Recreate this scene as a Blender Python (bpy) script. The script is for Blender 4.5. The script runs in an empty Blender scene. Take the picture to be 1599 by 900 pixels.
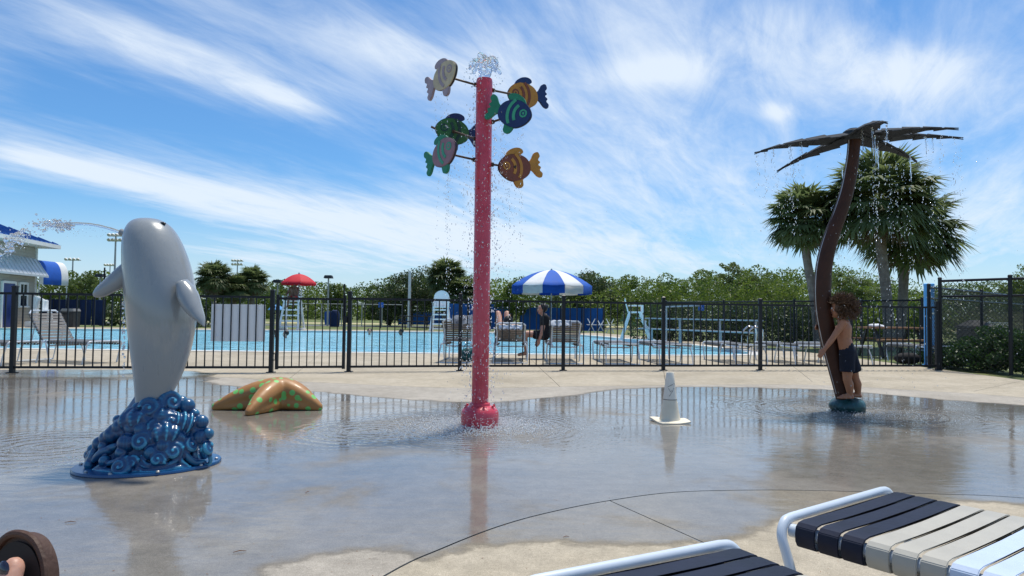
import bpy, bmesh, math, random
import numpy as np
from mathutils import Vector, Matrix, noise as mnoise
from mathutils.geometry import delaunay_2d_cdt
R = math.radians
random.seed(7); rng = np.random.default_rng(7)
scene = bpy.context.scene
COL = scene.collection

# ------------------------------------------------------------------ camera
F_PX, CAM_H = 1100.0, 1.0
PITCH, ROLL = math.atan(39/1100), R(0.70)
Fv = Vector((0, math.cos(PITCH), math.sin(PITCH)))
Rv = Vector((math.cos(ROLL), 0, math.sin(ROLL)))
Uv = Rv.cross(Fv).normalized(); Rv = Fv.cross(Uv).normalized()
cam_d = bpy.data.cameras.new('camera'); cam = bpy.data.objects.new('camera', cam_d); COL.objects.link(cam)
m = Matrix((Rv, Uv, -Fv)).transposed().to_4x4(); m.translation = (0, 0, CAM_H)
cam.matrix_world = m
cam_d.sensor_width = 36; cam_d.lens = F_PX/1599*36; cam_d.clip_start = 0.05; cam_d.clip_end = 3000
scene.camera = cam
CAM = Vector((0, 0, CAM_H))
def ray(px, py): return Fv + Rv*((px-799.5)/F_PX) - Uv*((py-450)/F_PX)
def G(px, py, z=0.0):                       # the point at height z seen at a pixel
    d = ray(px, py); t = (z-CAM_H)/d.z; return CAM + d*t
def At(px, py, Y):                          # the point at depth Y seen at a pixel
    d = ray(px, py); return CAM + d*(Y/d.y)
def Gx(px, Y):                              # ground point at depth Y under an image column (near the horizon line)
    p = At(px, 500, Y); return Vector((p.x, Y, 0))

# ------------------------------------------------------------------ sky, sun, exposure
SUN_EL, SUN_AZ = R(72), R(35)               # azimuth from +Y towards +X: high, behind the scene and to the right
world = bpy.data.worlds.new('World'); scene.world = world; world.use_nodes = True
wn, wl = world.node_tree.nodes, world.node_tree.links
wn.clear()
def wnode(t, **k):
    n = wn.new(t)
    for a, b in k.items(): setattr(n, a, b)
    return n
def wm(op, a, b=None, c=None, clamp=False):
    n = wnode('ShaderNodeMath', operation=op, use_clamp=clamp)
    for i, v in enumerate((a, b, c)):
        if v is None: continue
        if isinstance(v, (int, float)): n.inputs[i].default_value = v
        else: wl.new(v, n.inputs[i])
    return n.outputs[0]
def wsmooth(x, lo, hi):
    n = wnode('ShaderNodeMapRange', interpolation_type='SMOOTHSTEP')
    wl.new(x, n.inputs[0]); n.inputs[1].default_value = lo; n.inputs[2].default_value = hi
    return n.outputs[0]
sky = wnode('ShaderNodeTexSky', sky_type='NISHITA', sun_disc=False, sun_elevation=SUN_EL, sun_rotation=SUN_AZ,
            altitude=0, air_density=1.0, dust_density=0.6, ozone_density=2.5)
tc = wnode('ShaderNodeTexCoord'); sep = wnode('ShaderNodeSeparateXYZ'); wl.new(tc.outputs['Generated'], sep.inputs[0])
X, Y_, Z = sep.outputs
zc = wm('MAXIMUM', Z, 0.0)
zz = wm('ADD', zc, 0.10)
cu, cv = wm('DIVIDE', X, zz), wm('DIVIDE', Y_, zz)
def plane(ang, sx, sy, off=0.0):            # cirrus sheet: coordinates on a high plane, stretched along the wind
    a = R(ang)
    p = wm('ADD', wm('MULTIPLY', cu, math.cos(a)*sx), wm('MULTIPLY', cv, math.sin(a)*sx))
    q = wm('ADD', wm('MULTIPLY', cu, -math.sin(a)*sy), wm('MULTIPLY', cv, math.cos(a)*sy))
    c = wnode('ShaderNodeCombineXYZ'); wl.new(p, c.inputs[0]); wl.new(q, c.inputs[1]); c.inputs[2].default_value = off
    return c.outputs[0]
def wnoise(vec, scale, detail, rough, dist):
    n = wnode('ShaderNodeTexNoise'); wl.new(vec, n.inputs['Vector'])
    n.inputs['Scale'].default_value = scale; n.inputs['Detail'].default_value = detail
    n.inputs['Roughness'].default_value = rough; n.inputs['Distortion'].default_value = dist
    return n.outputs['Fac']
n_big = wnoise(plane(60, 0.35, 0.8, 3.1), 1.0, 3, 0.5, 0.3)
n_str = wnoise(plane(63, 0.55, 2.6, 7.7), 1.0, 9, 0.62, 0.55)
n_fine = wnoise(plane(50, 2.2, 5.0, 1.3), 1.0, 7, 0.66, 0.8)
yy = wm('MAXIMUM', Y_, 0.05)
su, sv = wm('DIVIDE', X, yy), wm('DIVIDE', zc, yy)
front = wm('GREATER_THAN', Y_, 0.2)
def blob(px, py, ln, wd, ang, s):           # a cloud bank in a direction of the sky
    u0 = (px-800)/1100; v0 = (489+.0123*(px-800)-py)/1100; a = R(ang)
    du, dv = wm('SUBTRACT', su, u0), wm('SUBTRACT', sv, v0)
    p = wm('DIVIDE', wm('SUBTRACT', wm('MULTIPLY', du, math.cos(a)), wm('MULTIPLY', dv, math.sin(a))), ln/1100)
    q = wm('DIVIDE', wm('ADD', wm('MULTIPLY', du, math.sin(a)), wm('MULTIPLY', dv, math.cos(a))), wd/1100)
    r2 = wm('ADD', wm('MULTIPLY', p, p), wm('MULTIPLY', q, q))
    return wm('MULTIPLY', wm('MULTIPLY', wm('POWER', 2.718, wm('MULTIPLY', r2, -1.0)), s), front)
acc = None
for b in [(170,60,170,32,18,.36), (330,105,160,36,21,.36), (430,143,65,17,22,.5), (120,262,190,22,12,.46), (330,305,210,30,11,.36),
          (560,345,260,30,9,.40), (740,380,300,40,4,.36), (560,60,190,34,20,.26), (720,100,150,40,18,.36), (770,70,60,50,40,.2),
          (1010,108,90,24,-4,.5), (1100,80,240,90,8,.34), (1290,60,120,60,28,.36), (1430,105,110,36,-6,.5), (1500,150,180,50,0,.3),
          (1213,172,24,14,8,.6), (1000,290,330,80,2,.36), (930,180,160,50,12,.2), (740,330,160,60,4,.2), (1500,330,170,110,0,.36), (430,405,170,22,5,.42), (960,400,300,36,0,.30), (60,250,80,14,14,.3),
          (150,170,220,26,8,-.30), (600,235,230,36,6,-.16), (120,330,150,26,8,-.28), (60,130,120,24,16,-.22), (900,215,110,30,10,-.14), (560,140,60,14,25,.12)]:
    v = blob(*b); acc = v if acc is None else wm('ADD', acc, v)
dens = wm('ADD', wm('ADD', wm('MULTIPLY', n_str, 0.95), wm('MULTIPLY', n_big, 0.30)), wm('MULTIPLY', n_fine, 0.42))
n_wisp = wnoise(plane(66, 1.1, 4.6, 4.2), 1.0, 10, 0.68, 1.1)
dens = wm('ADD', dens, wm('MULTIPLY', acc, wm('ADD', wm('MULTIPLY', n_wisp, 1.5), 0.12)))
dens = wm('ADD', dens, wm('MULTIPLY', wm('SUBTRACT', n_wisp, 0.5), 0.35))
fac = wm('MULTIPLY', wsmooth(dens, 0.60, 1.58), 0.92)
hz = wsmooth(zc, 0.16, 0.0)                 # thickening of the high cloud sheet with the long slant path
fac = wm('MAXIMUM', fac, wm('MULTIPLY', hz, 0.55))
tint = wnode('ShaderNodeMix', data_type='RGBA', blend_type='MULTIPLY'); tint.inputs[0].default_value = 1.0
wl.new(sky.outputs[0], tint.inputs[6]); tint.inputs[7].default_value = (0.42, 0.70, 0.92, 1)
mix = wnode('ShaderNodeMix', data_type='RGBA'); wl.new(fac, mix.inputs[0])
wl.new(tint.outputs[2], mix.inputs[6]); mix.inputs[7].default_value = (5.2, 5.8, 6.5, 1)
bg = wnode('ShaderNodeBackground'); bg.inputs[1].default_value = 0.125
wl.new(mix.outputs[2], bg.inputs[0])
wo = wnode('ShaderNodeOutputWorld'); wl.new(bg.outputs[0], wo.inputs[0])
sun_d = bpy.data.lights.new('sun', 'SUN'); sun_d.energy = 3.5; sun_d.angle = R(6.0); sun_d.color = (1.0, 0.93, 0.82)
sun = bpy.data.objects.new('sun', sun_d); COL.objects.link(sun)
sdir = Vector((math.sin(SUN_AZ)*math.cos(SUN_EL), math.cos(SUN_AZ)*math.cos(SUN_EL), math.sin(SUN_EL)))
sun.rotation_euler = sdir.to_track_quat('Z', 'Y').to_euler(); sun.location = (20, 20, 40)
vs = scene.view_settings
vs.view_transform = 'Standard'; vs.look = 'None'; vs.gamma = 1.0; vs.exposure = 0.34; vs.use_curve_mapping = False

# ------------------------------------------------------------------ mesh builder
def frame_at(t, ref=Vector((0, 0, 1))):
    t = t.normalized()
    if abs(t.dot(ref)) > 0.98: ref = Vector((1, 0, 0))
    a = t.cross(ref).normalized(); return a, a.cross(t).normalized()
class MB:
    def __init__(s): s.v = []; s.f = []
    def add(s, vs_, fs):
        o = len(s.v); s.v += [tuple(v) for v in vs_]; s.f += [tuple(i+o for i in f) for f in fs]; return s
    def box(s, c, size, rot=None, taper=1.0):
        c = Vector(c); h = [x/2 for x in size]; vs_ = []
        for z in (-1, 1):
            k = taper if z > 0 else 1
            for x, y in ((-1,-1),(1,-1),(1,1),(-1,1)):
                p = Vector((x*h[0]*k, y*h[1]*k, z*h[2]))
                if rot is not None: p = rot @ p
                vs_.append(c+p)
        return s.add(vs_, [(3,2,1,0),(4,5,6,7),(0,1,5,4),(1,2,6,5),(2,3,7,6),(3,0,4,7)])
    def bar(s, a, b, w, h=None, up=Vector((0,0,1))):       # rectangular bar from a to b
        a, b = Vector(a), Vector(b); h = h or w; t = b-a; p, q = frame_at(t, up); vs_ = []
        for c in (a, b):
            for i, j in ((-1,-1),(1,-1),(1,1),(-1,1)): vs_.append(c+p*i*w/2+q*j*h/2)
        return s.add(vs_, [(0,1,2,3),(7,6,5,4),(0,4,5,1),(1,5,6,2),(2,6,7,3),(3,7,4,0)])
    def tube(s, pts, rad, n=8, caps=True, flat=1.0, ref=Vector((0,0,1)), closed=False, ovals=None):
        pts = [Vector(p) for p in pts]; m_ = len(pts)
        rad = rad if isinstance(rad, (list, tuple)) else [rad]*m_
        vs_, fs = [], []; a = None
        for i, p in enumerate(pts):
            t = (pts[(i+1) % m_] - pts[i-1]) if closed else pts[min(i+1, m_-1)] - pts[max(i-1, 0)]
            if t.length < 1e-9: t = Vector((0,0,1))
            t = t.normalized()
            if a is None: a, b = frame_at(t, ref)
            else:
                a = (a - t*a.dot(t))
                a = a.normalized() if a.length > 1e-6 else frame_at(t, ref)[0]
                b = a.cross(t).normalized()
            fl = ovals[i] if ovals else flat
            for k in range(n):
                w = 2*math.pi*k/n; vs_.append(p + a*math.cos(w)*rad[i] + b*math.sin(w)*rad[i]*fl)
        for i in range(m_ if closed else m_-1):
            j = (i+1) % m_
            for k in range(n):
                l = (k+1) % n; fs.append((i*n+k, i*n+l, j*n+l, j*n+k))
        if caps and not closed: fs += [tuple(range(n))[::-1], tuple(range((m_-1)*n, m_*n))]
        return s.add(vs_, fs)
    def lathe(s, prof, c=(0,0,0), n=24, rot=None):
        c = Vector(c); vs_, fs = [], []
        for r, z in prof:
            for k in range(n):
                w = 2*math.pi*k/n; p = Vector((r*math.cos(w), r*math.sin(w), z))
                vs_.append(c + (rot @ p if rot is not None else p))
        for i in range(len(prof)-1):
            for k in range(n):
                l = (k+1) % n; fs.append((i*n+k, i*n+l, (i+1)*n+l, (i+1)*n+k))
        fs += [tuple(range(n))[::-1], tuple(range((len(prof)-1)*n, len(prof)*n))]
        return s.add(vs_, fs)
    def ball(s, c, r, n=12, m_=8, rot=None):
        r = r if isinstance(r, (list, tuple)) else (r, r, r); c = Vector(c); vs_, fs = [], []
        def P(x, y, z):
            p = Vector((x*r[0], y*r[1], z*r[2])); return c + (rot @ p if rot is not None else p)
        vs_.append(P(0,0,-1))
        for i in range(1, m_):
            th = math.pi*i/m_
            for k in range(n):
                w = 2*math.pi*k/n; vs_.append(P(math.sin(th)*math.cos(w), math.sin(th)*math.sin(w), -math.cos(th)))
        vs_.append(P(0,0,1)); L = len(vs_)-1
        for k in range(n):
            l = (k+1) % n; fs.append((0, 1+l, 1+k)); fs.append((L, L-n+k, L-n+l))
            for i in range(m_-2): fs.append((1+i*n+k, 1+i*n+l, 1+(i+1)*n+l, 1+(i+1)*n+k))
        return s.add(vs_, fs)
    def prism(s, poly, o, u, v, th):                       # 2-D outline extruded about its plane
        o, u, v = Vector(o), Vector(u), Vector(v); w = u.cross(v).normalized(); n = len(poly)
        vs_ = [o+u*p[0]+v*p[1]+w*th/2 for p in poly] + [o+u*p[0]+v*p[1]-w*th/2 for p in poly]
        fs = [tuple(range(n)), tuple(range(2*n-1, n-1, -1))] + [(i, i+n, (i+1) % n+n, (i+1) % n) for i in range(n)]
        return s.add(vs_, fs)
    def loft(s, rings, caps=True):
        n = len(rings[0]); vs_ = [p for r in rings for p in r]; fs = []
        for i in range(len(rings)-1):
            for k in range(n):
                l = (k+1) % n; fs.append((i*n+k, i*n+l, (i+1)*n+l, (i+1)*n+k))
        if caps: fs += [tuple(range(n))[::-1], tuple(range((len(rings)-1)*n, len(rings)*n))]
        return s.add(vs_, fs)
    def mesh(s, name, off=(0,0,0), smooth=False, angle=40, bevel=0):
        me = bpy.data.meshes.new(name); o = Vector(off)
        me.from_pydata([(v[0]-o.x, v[1]-o.y, v[2]-o.z) for v in s.v], [], s.f)
        bm = bmesh.new(); bm.from_mesh(me)
        bmesh.ops.recalc_face_normals(bm, faces=bm.faces)
        if bevel:
            es = [e for e in bm.edges if len(e.link_faces) == 2 and e.calc_face_angle(0) > R(35)]
            bmesh.ops.bevel(bm, geom=es, offset=bevel, segments=2, affect='EDGES', clamp_overlap=True)
        bm.to_mesh(me); bm.free()
        if smooth: smooth_mesh(me, angle)
        return me
    def build(s, name, mat, parent=None, smooth=True, angle=40, bevel=0, at=None):
        off = at if at is not None else (root_loc(parent) if parent else (0,0,0))
        return link(name, s.mesh(name, off, smooth, angle, bevel), mat, parent, at)
def smooth_mesh(me, angle=40):
    me.polygons.foreach_set('use_smooth', [True]*len(me.polygons))
    bm = bmesh.new(); bm.from_mesh(me); lim = R(angle)
    for e in bm.edges: e.smooth = len(e.link_faces) == 2 and e.calc_face_angle(0) < lim
    bm.to_mesh(me); bm.free()
def root_loc(o):
    l = Vector((0,0,0))
    while o is not None: l += Vector(o.location); o = o.parent
    return l
def link(name, me, mat, parent=None, at=None):
    o = bpy.data.objects.new(name, me); COL.objects.link(o)
    if mat is not None and not me.materials: me.materials.append(mat)
    if parent: o.parent = parent
    elif at is not None: o.location = at
    return o
def tag(o, label=None, cat=None, group=None, kind=None):
    for k, v in (('label', label), ('category', cat), ('group', group), ('kind', kind)):
        if v: o[k] = v
    return o
def thing(name, loc, label, cat, group=None):
    o = bpy.data.objects.new(name, None); COL.objects.link(o); o.location = loc; o.empty_display_size = 0.2
    return tag(o, label, cat, group)
def np_mesh(name, V, Fq):
    me = bpy.data.meshes.new(name); k = Fq.shape[1]
    me.vertices.add(len(V)); me.vertices.foreach_set('co', np.ascontiguousarray(V, dtype=np.float32).ravel())
    me.loops.add(Fq.size); me.loops.foreach_set('vertex_index', np.ascontiguousarray(Fq, dtype=np.int32).ravel())
    me.polygons.add(len(Fq)); me.polygons.foreach_set('loop_start', np.arange(0, Fq.size, k, dtype=np.int32))
    me.update(calc_edges=True); me.validate(); me.polygons.foreach_set('use_smooth', [False]*len(me.polygons)); return me
def remesh(mb, name, voxel, smooth_it=6, off=(0,0,0)):     # one continuous skin over a set of overlapping volumes
    me = mb.mesh(name, off); o = bpy.data.objects.new('tmp', me); COL.objects.link(o)
    r_ = o.modifiers.new('r', 'REMESH'); r_.mode = 'VOXEL'; r_.voxel_size = voxel; r_.use_smooth_shade = True
    s_ = o.modifiers.new('s', 'SMOOTH'); s_.factor = 0.5; s_.iterations = smooth_it
    dg = bpy.context.evaluated_depsgraph_get(); dg.update()
    out = bpy.data.meshes.new_from_object(o.evaluated_get(dg)); out.name = name
    bpy.data.objects.remove(o); out.materials.clear()
    out.polygons.foreach_set('use_smooth', [True]*len(out.polygons)); return out
def chain(mb, pts, n=10):                                  # limb: spheres and tapered cones through (point, radius)
    for (p, r), (q, s_) in zip(pts[:-1], pts[1:]):
        p, q = Vector(p), Vector(q); mb.tube([p, q], [r, s_], n)
    for p, r in pts: mb.ball(p, r, n, 8)
def crom(pts, n):                                          # Catmull-Rom through tuples of numbers
    P = [np.array(p, float) for p in pts]; P = [2*P[0]-P[1]] + P + [2*P[-1]-P[-2]]; out = []
    for i in range(1, len(P)-2):
        for k in range(n):
            t = k/n
            out.append(0.5*((2*P[i]) + (-P[i-1]+P[i+1])*t + (2*P[i-1]-5*P[i]+4*P[i+1]-P[i+2])*t*t + (-P[i-1]+3*P[i]-3*P[i+1]+P[i+2])*t**3))
    out.append(P[-2]); return out

# ------------------------------------------------------------------ materials
MATS = {}
def mat(name, col, rough=0.6, var=0.12, scale=6.0, bump=0.0, bscale=40.0, metal=0.0, coat=0.0, spec=0.5, trans=0.0, ior=1.45, col2=None, sub=0.0):
    if name in MATS: return MATS[name]
    mt = bpy.data.materials.new(name); mt.use_nodes = True; nt = mt.node_tree; N, L = nt.nodes, nt.links
    b = N['Principled BSDF']; t = N.new('ShaderNodeTexCoord')
    nz = N.new('ShaderNodeTexNoise'); nz.inputs['Scale'].default_value = scale; nz.inputs['Detail'].default_value = 6; nz.inputs['Roughness'].default_value = 0.6
    L.new(t.outputs['Object'], nz.inputs['Vector'])
    rp = N.new('ShaderNodeValToRGB'); L.new(nz.outputs['Fac'], rp.inputs[0])
    c2 = col2 or tuple(min(1, c*(1+var)) for c in col)
    c1 = col if col2 else tuple(c*(1-var) for c in col)
    rp.color_ramp.elements[0].position = 0.32; rp.color_ramp.elements[1].position = 0.68
    rp.color_ramp.elements[0].color = (*c1, 1); rp.color_ramp.elements[1].color = (*c2, 1)
    L.new(rp.outputs[0], b.inputs['Base Color'])
    rr = N.new('ShaderNodeMapRange'); L.new(nz.outputs['Fac'], rr.inputs[0]); rr.inputs[3].default_value = max(0, rough-0.08); rr.inputs[4].default_value = min(1, rough+0.08)
    L.new(rr.outputs[0], b.inputs['Roughness'])
    b.inputs['Metallic'].default_value = metal; b.inputs['Coat Weight'].default_value = coat; b.inputs['Coat Roughness'].default_value = 0.08
    b.inputs['Specular IOR Level'].default_value = spec; b.inputs['Transmission Weight'].default_value = trans; b.inputs['IOR'].default_value = ior
    if sub: b.inputs['Subsurface Weight'].default_value = sub; b.inputs['Subsurface Radius'].default_value = (0.012, 0.005, 0.003)
    if bump:
        n2 = N.new('ShaderNodeTexNoise'); n2.inputs['Scale'].default_value = bscale; n2.inputs['Detail'].default_value = 5; L.new(t.outputs['Object'], n2.inputs['Vector'])
        bp = N.new('ShaderNodeBump'); bp.inputs['Strength'].default_value = bump; bp.inputs['Distance'].default_value = 0.02; L.new(n2.outputs['Fac'], bp.inputs['Height'])
        L.new(bp.outputs[0], b.inputs['Normal'])
    MATS[name] = mt; return mt
def leafmat(name, c1, c2, scale=0.6, tr=0.35):
    mt = bpy.data.materials.new(name); mt.use_nodes = True; N, L = mt.node_tree.nodes, mt.node_tree.links
    b = N['Principled BSDF']; out = N['Material Output']; t = N.new('ShaderNodeTexCoord')
    nz = N.new('ShaderNodeTexNoise'); nz.inputs['Scale'].default_value = scale; nz.inputs['Detail'].default_value = 8; nz.inputs['Roughness'].default_value = 0.7
    L.new(t.outputs['Object'], nz.inputs['Vector'])
    rp = N.new('ShaderNodeValToRGB'); rp.color_ramp.elements[0].position = 0.35; rp.color_ramp.elements[1].position = 0.68
    rp.color_ramp.elements[0].color = (*c1, 1); rp.color_ramp.elements[1].color = (*c2, 1); L.new(nz.outputs['Fac'], rp.inputs[0])
    L.new(rp.outputs[0], b.inputs['Base Color']); b.inputs['Roughness'].default_value = 0.5
    td = N.new('ShaderNodeBsdfTranslucent'); L.new(rp.outputs[0], td.inputs[0])
    mx = N.new('ShaderNodeMixShader'); mx.inputs[0].default_value = tr; L.new(b.outputs[0], mx.inputs[1]); L.new(td.outputs[0], mx.inputs[2]); L.new(mx.outputs[0], out.inputs[0])
    MATS[name] = mt; return mt

# concrete: dry, and dark with a film of water where the attribute "wet" (metres inside the wet outline) says so
def concrete(name, dry1, dry2, wetk=0.5):
    mt = bpy.data.materials.new(name); mt.use_nodes = True; N, L = mt.node_tree.nodes, mt.node_tree.links
    b = N['Principled BSDF']
    def nd(t, **k):
        n = N.new(t)
        for a, v in k.items(): setattr(n, a, v)
        return n
    def mth(op, a, c, cl=False):
        n = nd('ShaderNodeMath', operation=op, use_clamp=cl)
        for i, v in enumerate((a, c)):
            if isinstance(v, (int, float)): n.inputs[i].default_value = v
            else: L.new(v, n.inputs[i])
        return n.outputs[0]
    def sm(x, lo, hi, a=0.0, b_=1.0):
        n = nd('ShaderNodeMapRange', interpolation_type='SMOOTHSTEP'); L.new(x, n.inputs[0])
        for i, v in enumerate((lo, hi, a, b_)): n.inputs[i+1].default_value = v
        return n.outputs[0]
    geo = nd('ShaderNodeNewGeometry'); P = geo.outputs['Position']
    def nz(scale, det=6, rough=0.6, vec=None, dist=0.0):
        n = nd('ShaderNodeTexNoise'); L.new(vec or P, n.inputs['Vector'])
        n.inputs['Scale'].default_value = scale; n.inputs['Detail'].default_value = det; n.inputs['Roughness'].default_value = rough; n.inputs['Distortion'].default_value = dist
        return n.outputs['Fac']
    at = nd('ShaderNodeAttribute', attribute_name='wet'); W = at.outputs['Fac']
    edge = mth('ADD', W, mth('MULTIPLY', mth('SUBTRACT', nz(1.7, 8, 0.62), 0.5), 0.55))
    damp = sm(edge, -0.05, 0.03); film = sm(edge, 0.0, 0.10)
    # thin spots where the film drains off
    thin = sm(nz(0.8, 8, 0.66, dist=0.6), 0.50, 0.66)
    film = mth('MULTIPLY', film, mth('SUBTRACT', 1.0, mth('MULTIPLY', thin, 0.72)))
    base = nd('ShaderNodeMix', data_type='RGBA'); L.new(sm(nz(0.8, 8, 0.65), 0.3, 0.7), base.inputs[0])
    base.inputs[6].default_value = (*dry1, 1); base.inputs[7].default_value = (*dry2, 1)
    grain = nz(190, 3, 0.7); spk = mth('MULTIPLY', sm(grain, 0.3, 0.7, 0.72, 1.18), sm(nz(60, 4, .7), .3, .7, .88, 1.08))
    blot = mth('MULTIPLY', sm(nz(9, 8, 0.72), 0.28, 0.75, 0.80, 1.08), sm(nz(0.55, 9, 0.7, dist=1.0), 0.3, 0.6, 0.84, 1.04))
    k = mth('MULTIPLY', mth('MULTIPLY', spk, blot), sm(damp, 0, 1, 1.0, wetk))
    fin = nd('ShaderNodeMix', data_type='RGBA', blend_type='MULTIPLY'); fin.inputs[0].default_value = 1
    cc = nd('ShaderNodeCombineColor'); [L.new(k, cc.inputs[i]) for i in range(3)]
    L.new(base.outputs[2], fin.inputs[6]); L.new(cc.outputs[0], fin.inputs[7]); L.new(fin.outputs[2], b.inputs['Base Color'])
    b.inputs['Roughness'].default_value = 0.85; b.inputs['Specular IOR Level'].default_value = 0.25
    L.new(film, b.inputs['Coat Weight']); b.inputs['Coat IOR'].default_value = 1.52
    L.new(sm(nz(3.0, 6, .7), 0.3, 0.72, 0.03, 0.15), b.inputs['Coat Roughness'])
    bp = nd('ShaderNodeBump'); bp.inputs['Strength'].default_value = 0.35; bp.inputs['Distance'].default_value = 0.002; L.new(grain, bp.inputs['Height'])
    L.new(bp.outputs[0], b.inputs['Normal'])
    # ripples of the film: gentle everywhere, ring waves where the falling water lands
    def rings(cx, cy, rad, wl_):
        d = nd('ShaderNodeVectorMath', operation='DISTANCE'); L.new(P, d.inputs[0]); d.inputs[1].default_value = (cx, cy, 0)
        wv = mth('SINE', mth('ADD', mth('MULTIPLY', d.outputs['Value'], 6.283/wl_), mth('MULTIPLY', nz(6, 3), 9.0)), 0)
        return mth('MULTIPLY', wv, sm(d.outputs['Value'], rad, rad*0.15))
    mp = nd('ShaderNodeMapping'); L.new(P, mp.inputs[0]); mp.inputs['Scale'].default_value = (0.5, 1.5, 1)
    h = mth('MULTIPLY', nz(7, 3, 0.5, mp.outputs[0], 0.5), 0.40)
    h = mth('ADD', h, mth('MULTIPLY', nz(34, 3, 0.6), 0.07)); h = mth('ADD', h, mth('MULTIPLY', grain, 0.012))
    for c in RINGS: h = mth('ADD', h, mth('MULTIPLY', rings(*c), 0.55))
    b2 = nd('ShaderNodeBump'); b2.inputs['Strength'].default_value = 0.30; b2.inputs['Distance'].default_value = 0.012; L.new(h, b2.inputs['Height'])
    L.new(b2.outputs[0], b.inputs['Coat Normal'])
    MATS[name] = mt; return mt

# ------------------------------------------------------------------ ground, slabs, pool
POLE = G(749, 667); DOL = G(230, 727); CONE = G(1046, 659); STAR = G(424, 641); PALM = G(1324, 642)
RINGS = [(POLE.x, POLE.y, 1.5, 0.085), (PALM.x, PALM.y, 1.7, 0.10), (POLE.x-0.9, POLE.y-0.3, 0.9, 0.11), (DOL.x-1.0, DOL.y+.6, 1.1, 0.12)]
M_CONC = concrete('concrete_pad', (0.36, 0.325, 0.27), (0.46, 0.42, 0.355), 0.52)
M_DECK = concrete('concrete_deck', (0.42, 0.365, 0.27), (0.50, 0.44, 0.34), 0.52)
M_JOINT = mat('joint_filler', (0.16, 0.135, 0.11), 0.9, 0.3, 12)
M_COPING = mat('pool_coping', (0.62, 0.60, 0.56), 0.6, 0.08, 4, 0.2, 30)
M_LAWN = mat('lawn', (0.085, 0.13, 0.035), 0.95, 0.3, 0.35, 0.6, 14, col2=(0.16, 0.17, 0.06))

def g2(px, py): p = G(px, py); return (p.x, p.y)
pad_near = [(9.5,4.4),(6.0,3.62),(3.9,3.60)] + [g2(*p) for p in [(1599,778),(1470,772),(1300,767),(1183,765.6),(1054,769),(952,782),(860,800),(780,822),(690,857),(600,900)]] + [(-0.86,1.75),(-1.5,0.6),(-3.4,-0.8)]
pad_far = [(-8.5,0.2),(-10.5,4),(-10.0,8.6),(-6.6,10.0)] + [g2(*p) for p in [(330,589),(420,594),(510,598),(720,606),(940,603),(1250,601),(1450,611),(1599,621)]] + [(8.2,6.6)]
def close_smooth(pts, n):
    P = [np.array(p) for p in pts]; N = len(P); out = []
    for i in range(N):
        a, b, c, d = P[i-1], P[i], P[(i+1) % N], P[(i+2) % N]
        for k in range(n):
            t = k/n; q = 0.5*((2*b)+(-a+c)*t+(2*a-5*b+4*c-d)*t*t+(-a+3*b-3*c+d)*t**3); out.append((float(q[0]), float(q[1])))
    return out
PAD = np.array(close_smooth(pad_near+pad_far, 6))
WET = np.array(close_smooth([g2(*p) for p in [(-420,577),(0,577.5),(170,577),(300,580),(338,588),(330,598),(400,606),(500,612),(620,622),(720,629),(840,623),(940,610),(1010,606),
      (1100,604),(1250,607),(1350,613),(1450,622),(1599,633)]] + [(9.3,6.2),(9.0,4.6),(6.0,3.7)] +
      [g2(*p) for p in [(1599,790),(1420,792),(1300,797),(1228,808),(1200,826),(1140,842),(1080,851),(960,850),(860,851),(760,856),(705,868),(655,876),(636,857),(560,862),(490,872),(430,896)]] +
      [(-0.98,2.2),(-1.6,1.2),(-4,0.2),(-8,1.5),(-10.5,6)], 4))
POOL = np.array(close_smooth([(-30,17.2),(-12,17.0),(0,17.3),(5.4,17.9),(6.5,19.6),(6.3,22.4),(5.0,27.2),(3.4,33),(1.0,35.3),(-8,35.0),(-20,33.2),(-30,31.5)], 3))
def in_poly(poly, x, y):
    x = np.asarray(x); y = np.asarray(y); inside = np.zeros(x.shape, bool); n = len(poly)
    for i in range(n):
        x1, y1 = poly[i-1]; x2, y2 = poly[i]
        c = (y1 > y) != (y2 > y)
        if y2 != y1: inside ^= c & (x < (x2-x1)*(y-y1)/(y2-y1)+x1)
    return inside
def dist_poly(poly, x, y):
    best = np.full(np.shape(x), 1e9); n = len(poly)
    for i in range(n):
        a, b = poly[i-1], poly[i]; d = b-a; L2 = max(d@d, 1e-12)
        t = np.clip(((x-a[0])*d[0]+(y-a[1])*d[1])/L2, 0, 1)
        best = np.minimum(best, (x-a[0]-t*d[0])**2+(y-a[1]-t*d[1])**2)
    return np.sqrt(best)
def offset_poly(poly, d):
    c = np.roll(poly, -1, 0)-np.roll(poly, 1, 0); nrm = np.stack([c[:,1], -c[:,0]], 1); nrm /= np.linalg.norm(nrm, axis=1)[:,None]+1e-9
    s = 1 if in_poly(poly, poly[:,0]-nrm[:,0]*.02, poly[:,1]-nrm[:,1]*.02).mean() > .5 else -1
    return poly+nrm*d*s
def cdt(loops, lines, pts, keep):
    V, E = [], []
    for lp in loops:
        o = len(V); V += [tuple(p) for p in lp]; E += [(o+i, o+(i+1) % len(lp)) for i in range(len(lp))]
    for a, b in lines:
        o = len(V); V += [tuple(a), tuple(b)]; E.append((o, o+1))
    V += [tuple(p) for p in pts]
    r = delaunay_2d_cdt([Vector(v) for v in V], E, [], 0, 1e-5)
    VV = np.array([tuple(v) for v in r[0]]); T = np.array([f for f in r[2] if len(f) == 3])
    c = VV[T].mean(1); return VV, T[keep(c[:,0], c[:,1])], c[keep(c[:,0], c[:,1])]
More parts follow.
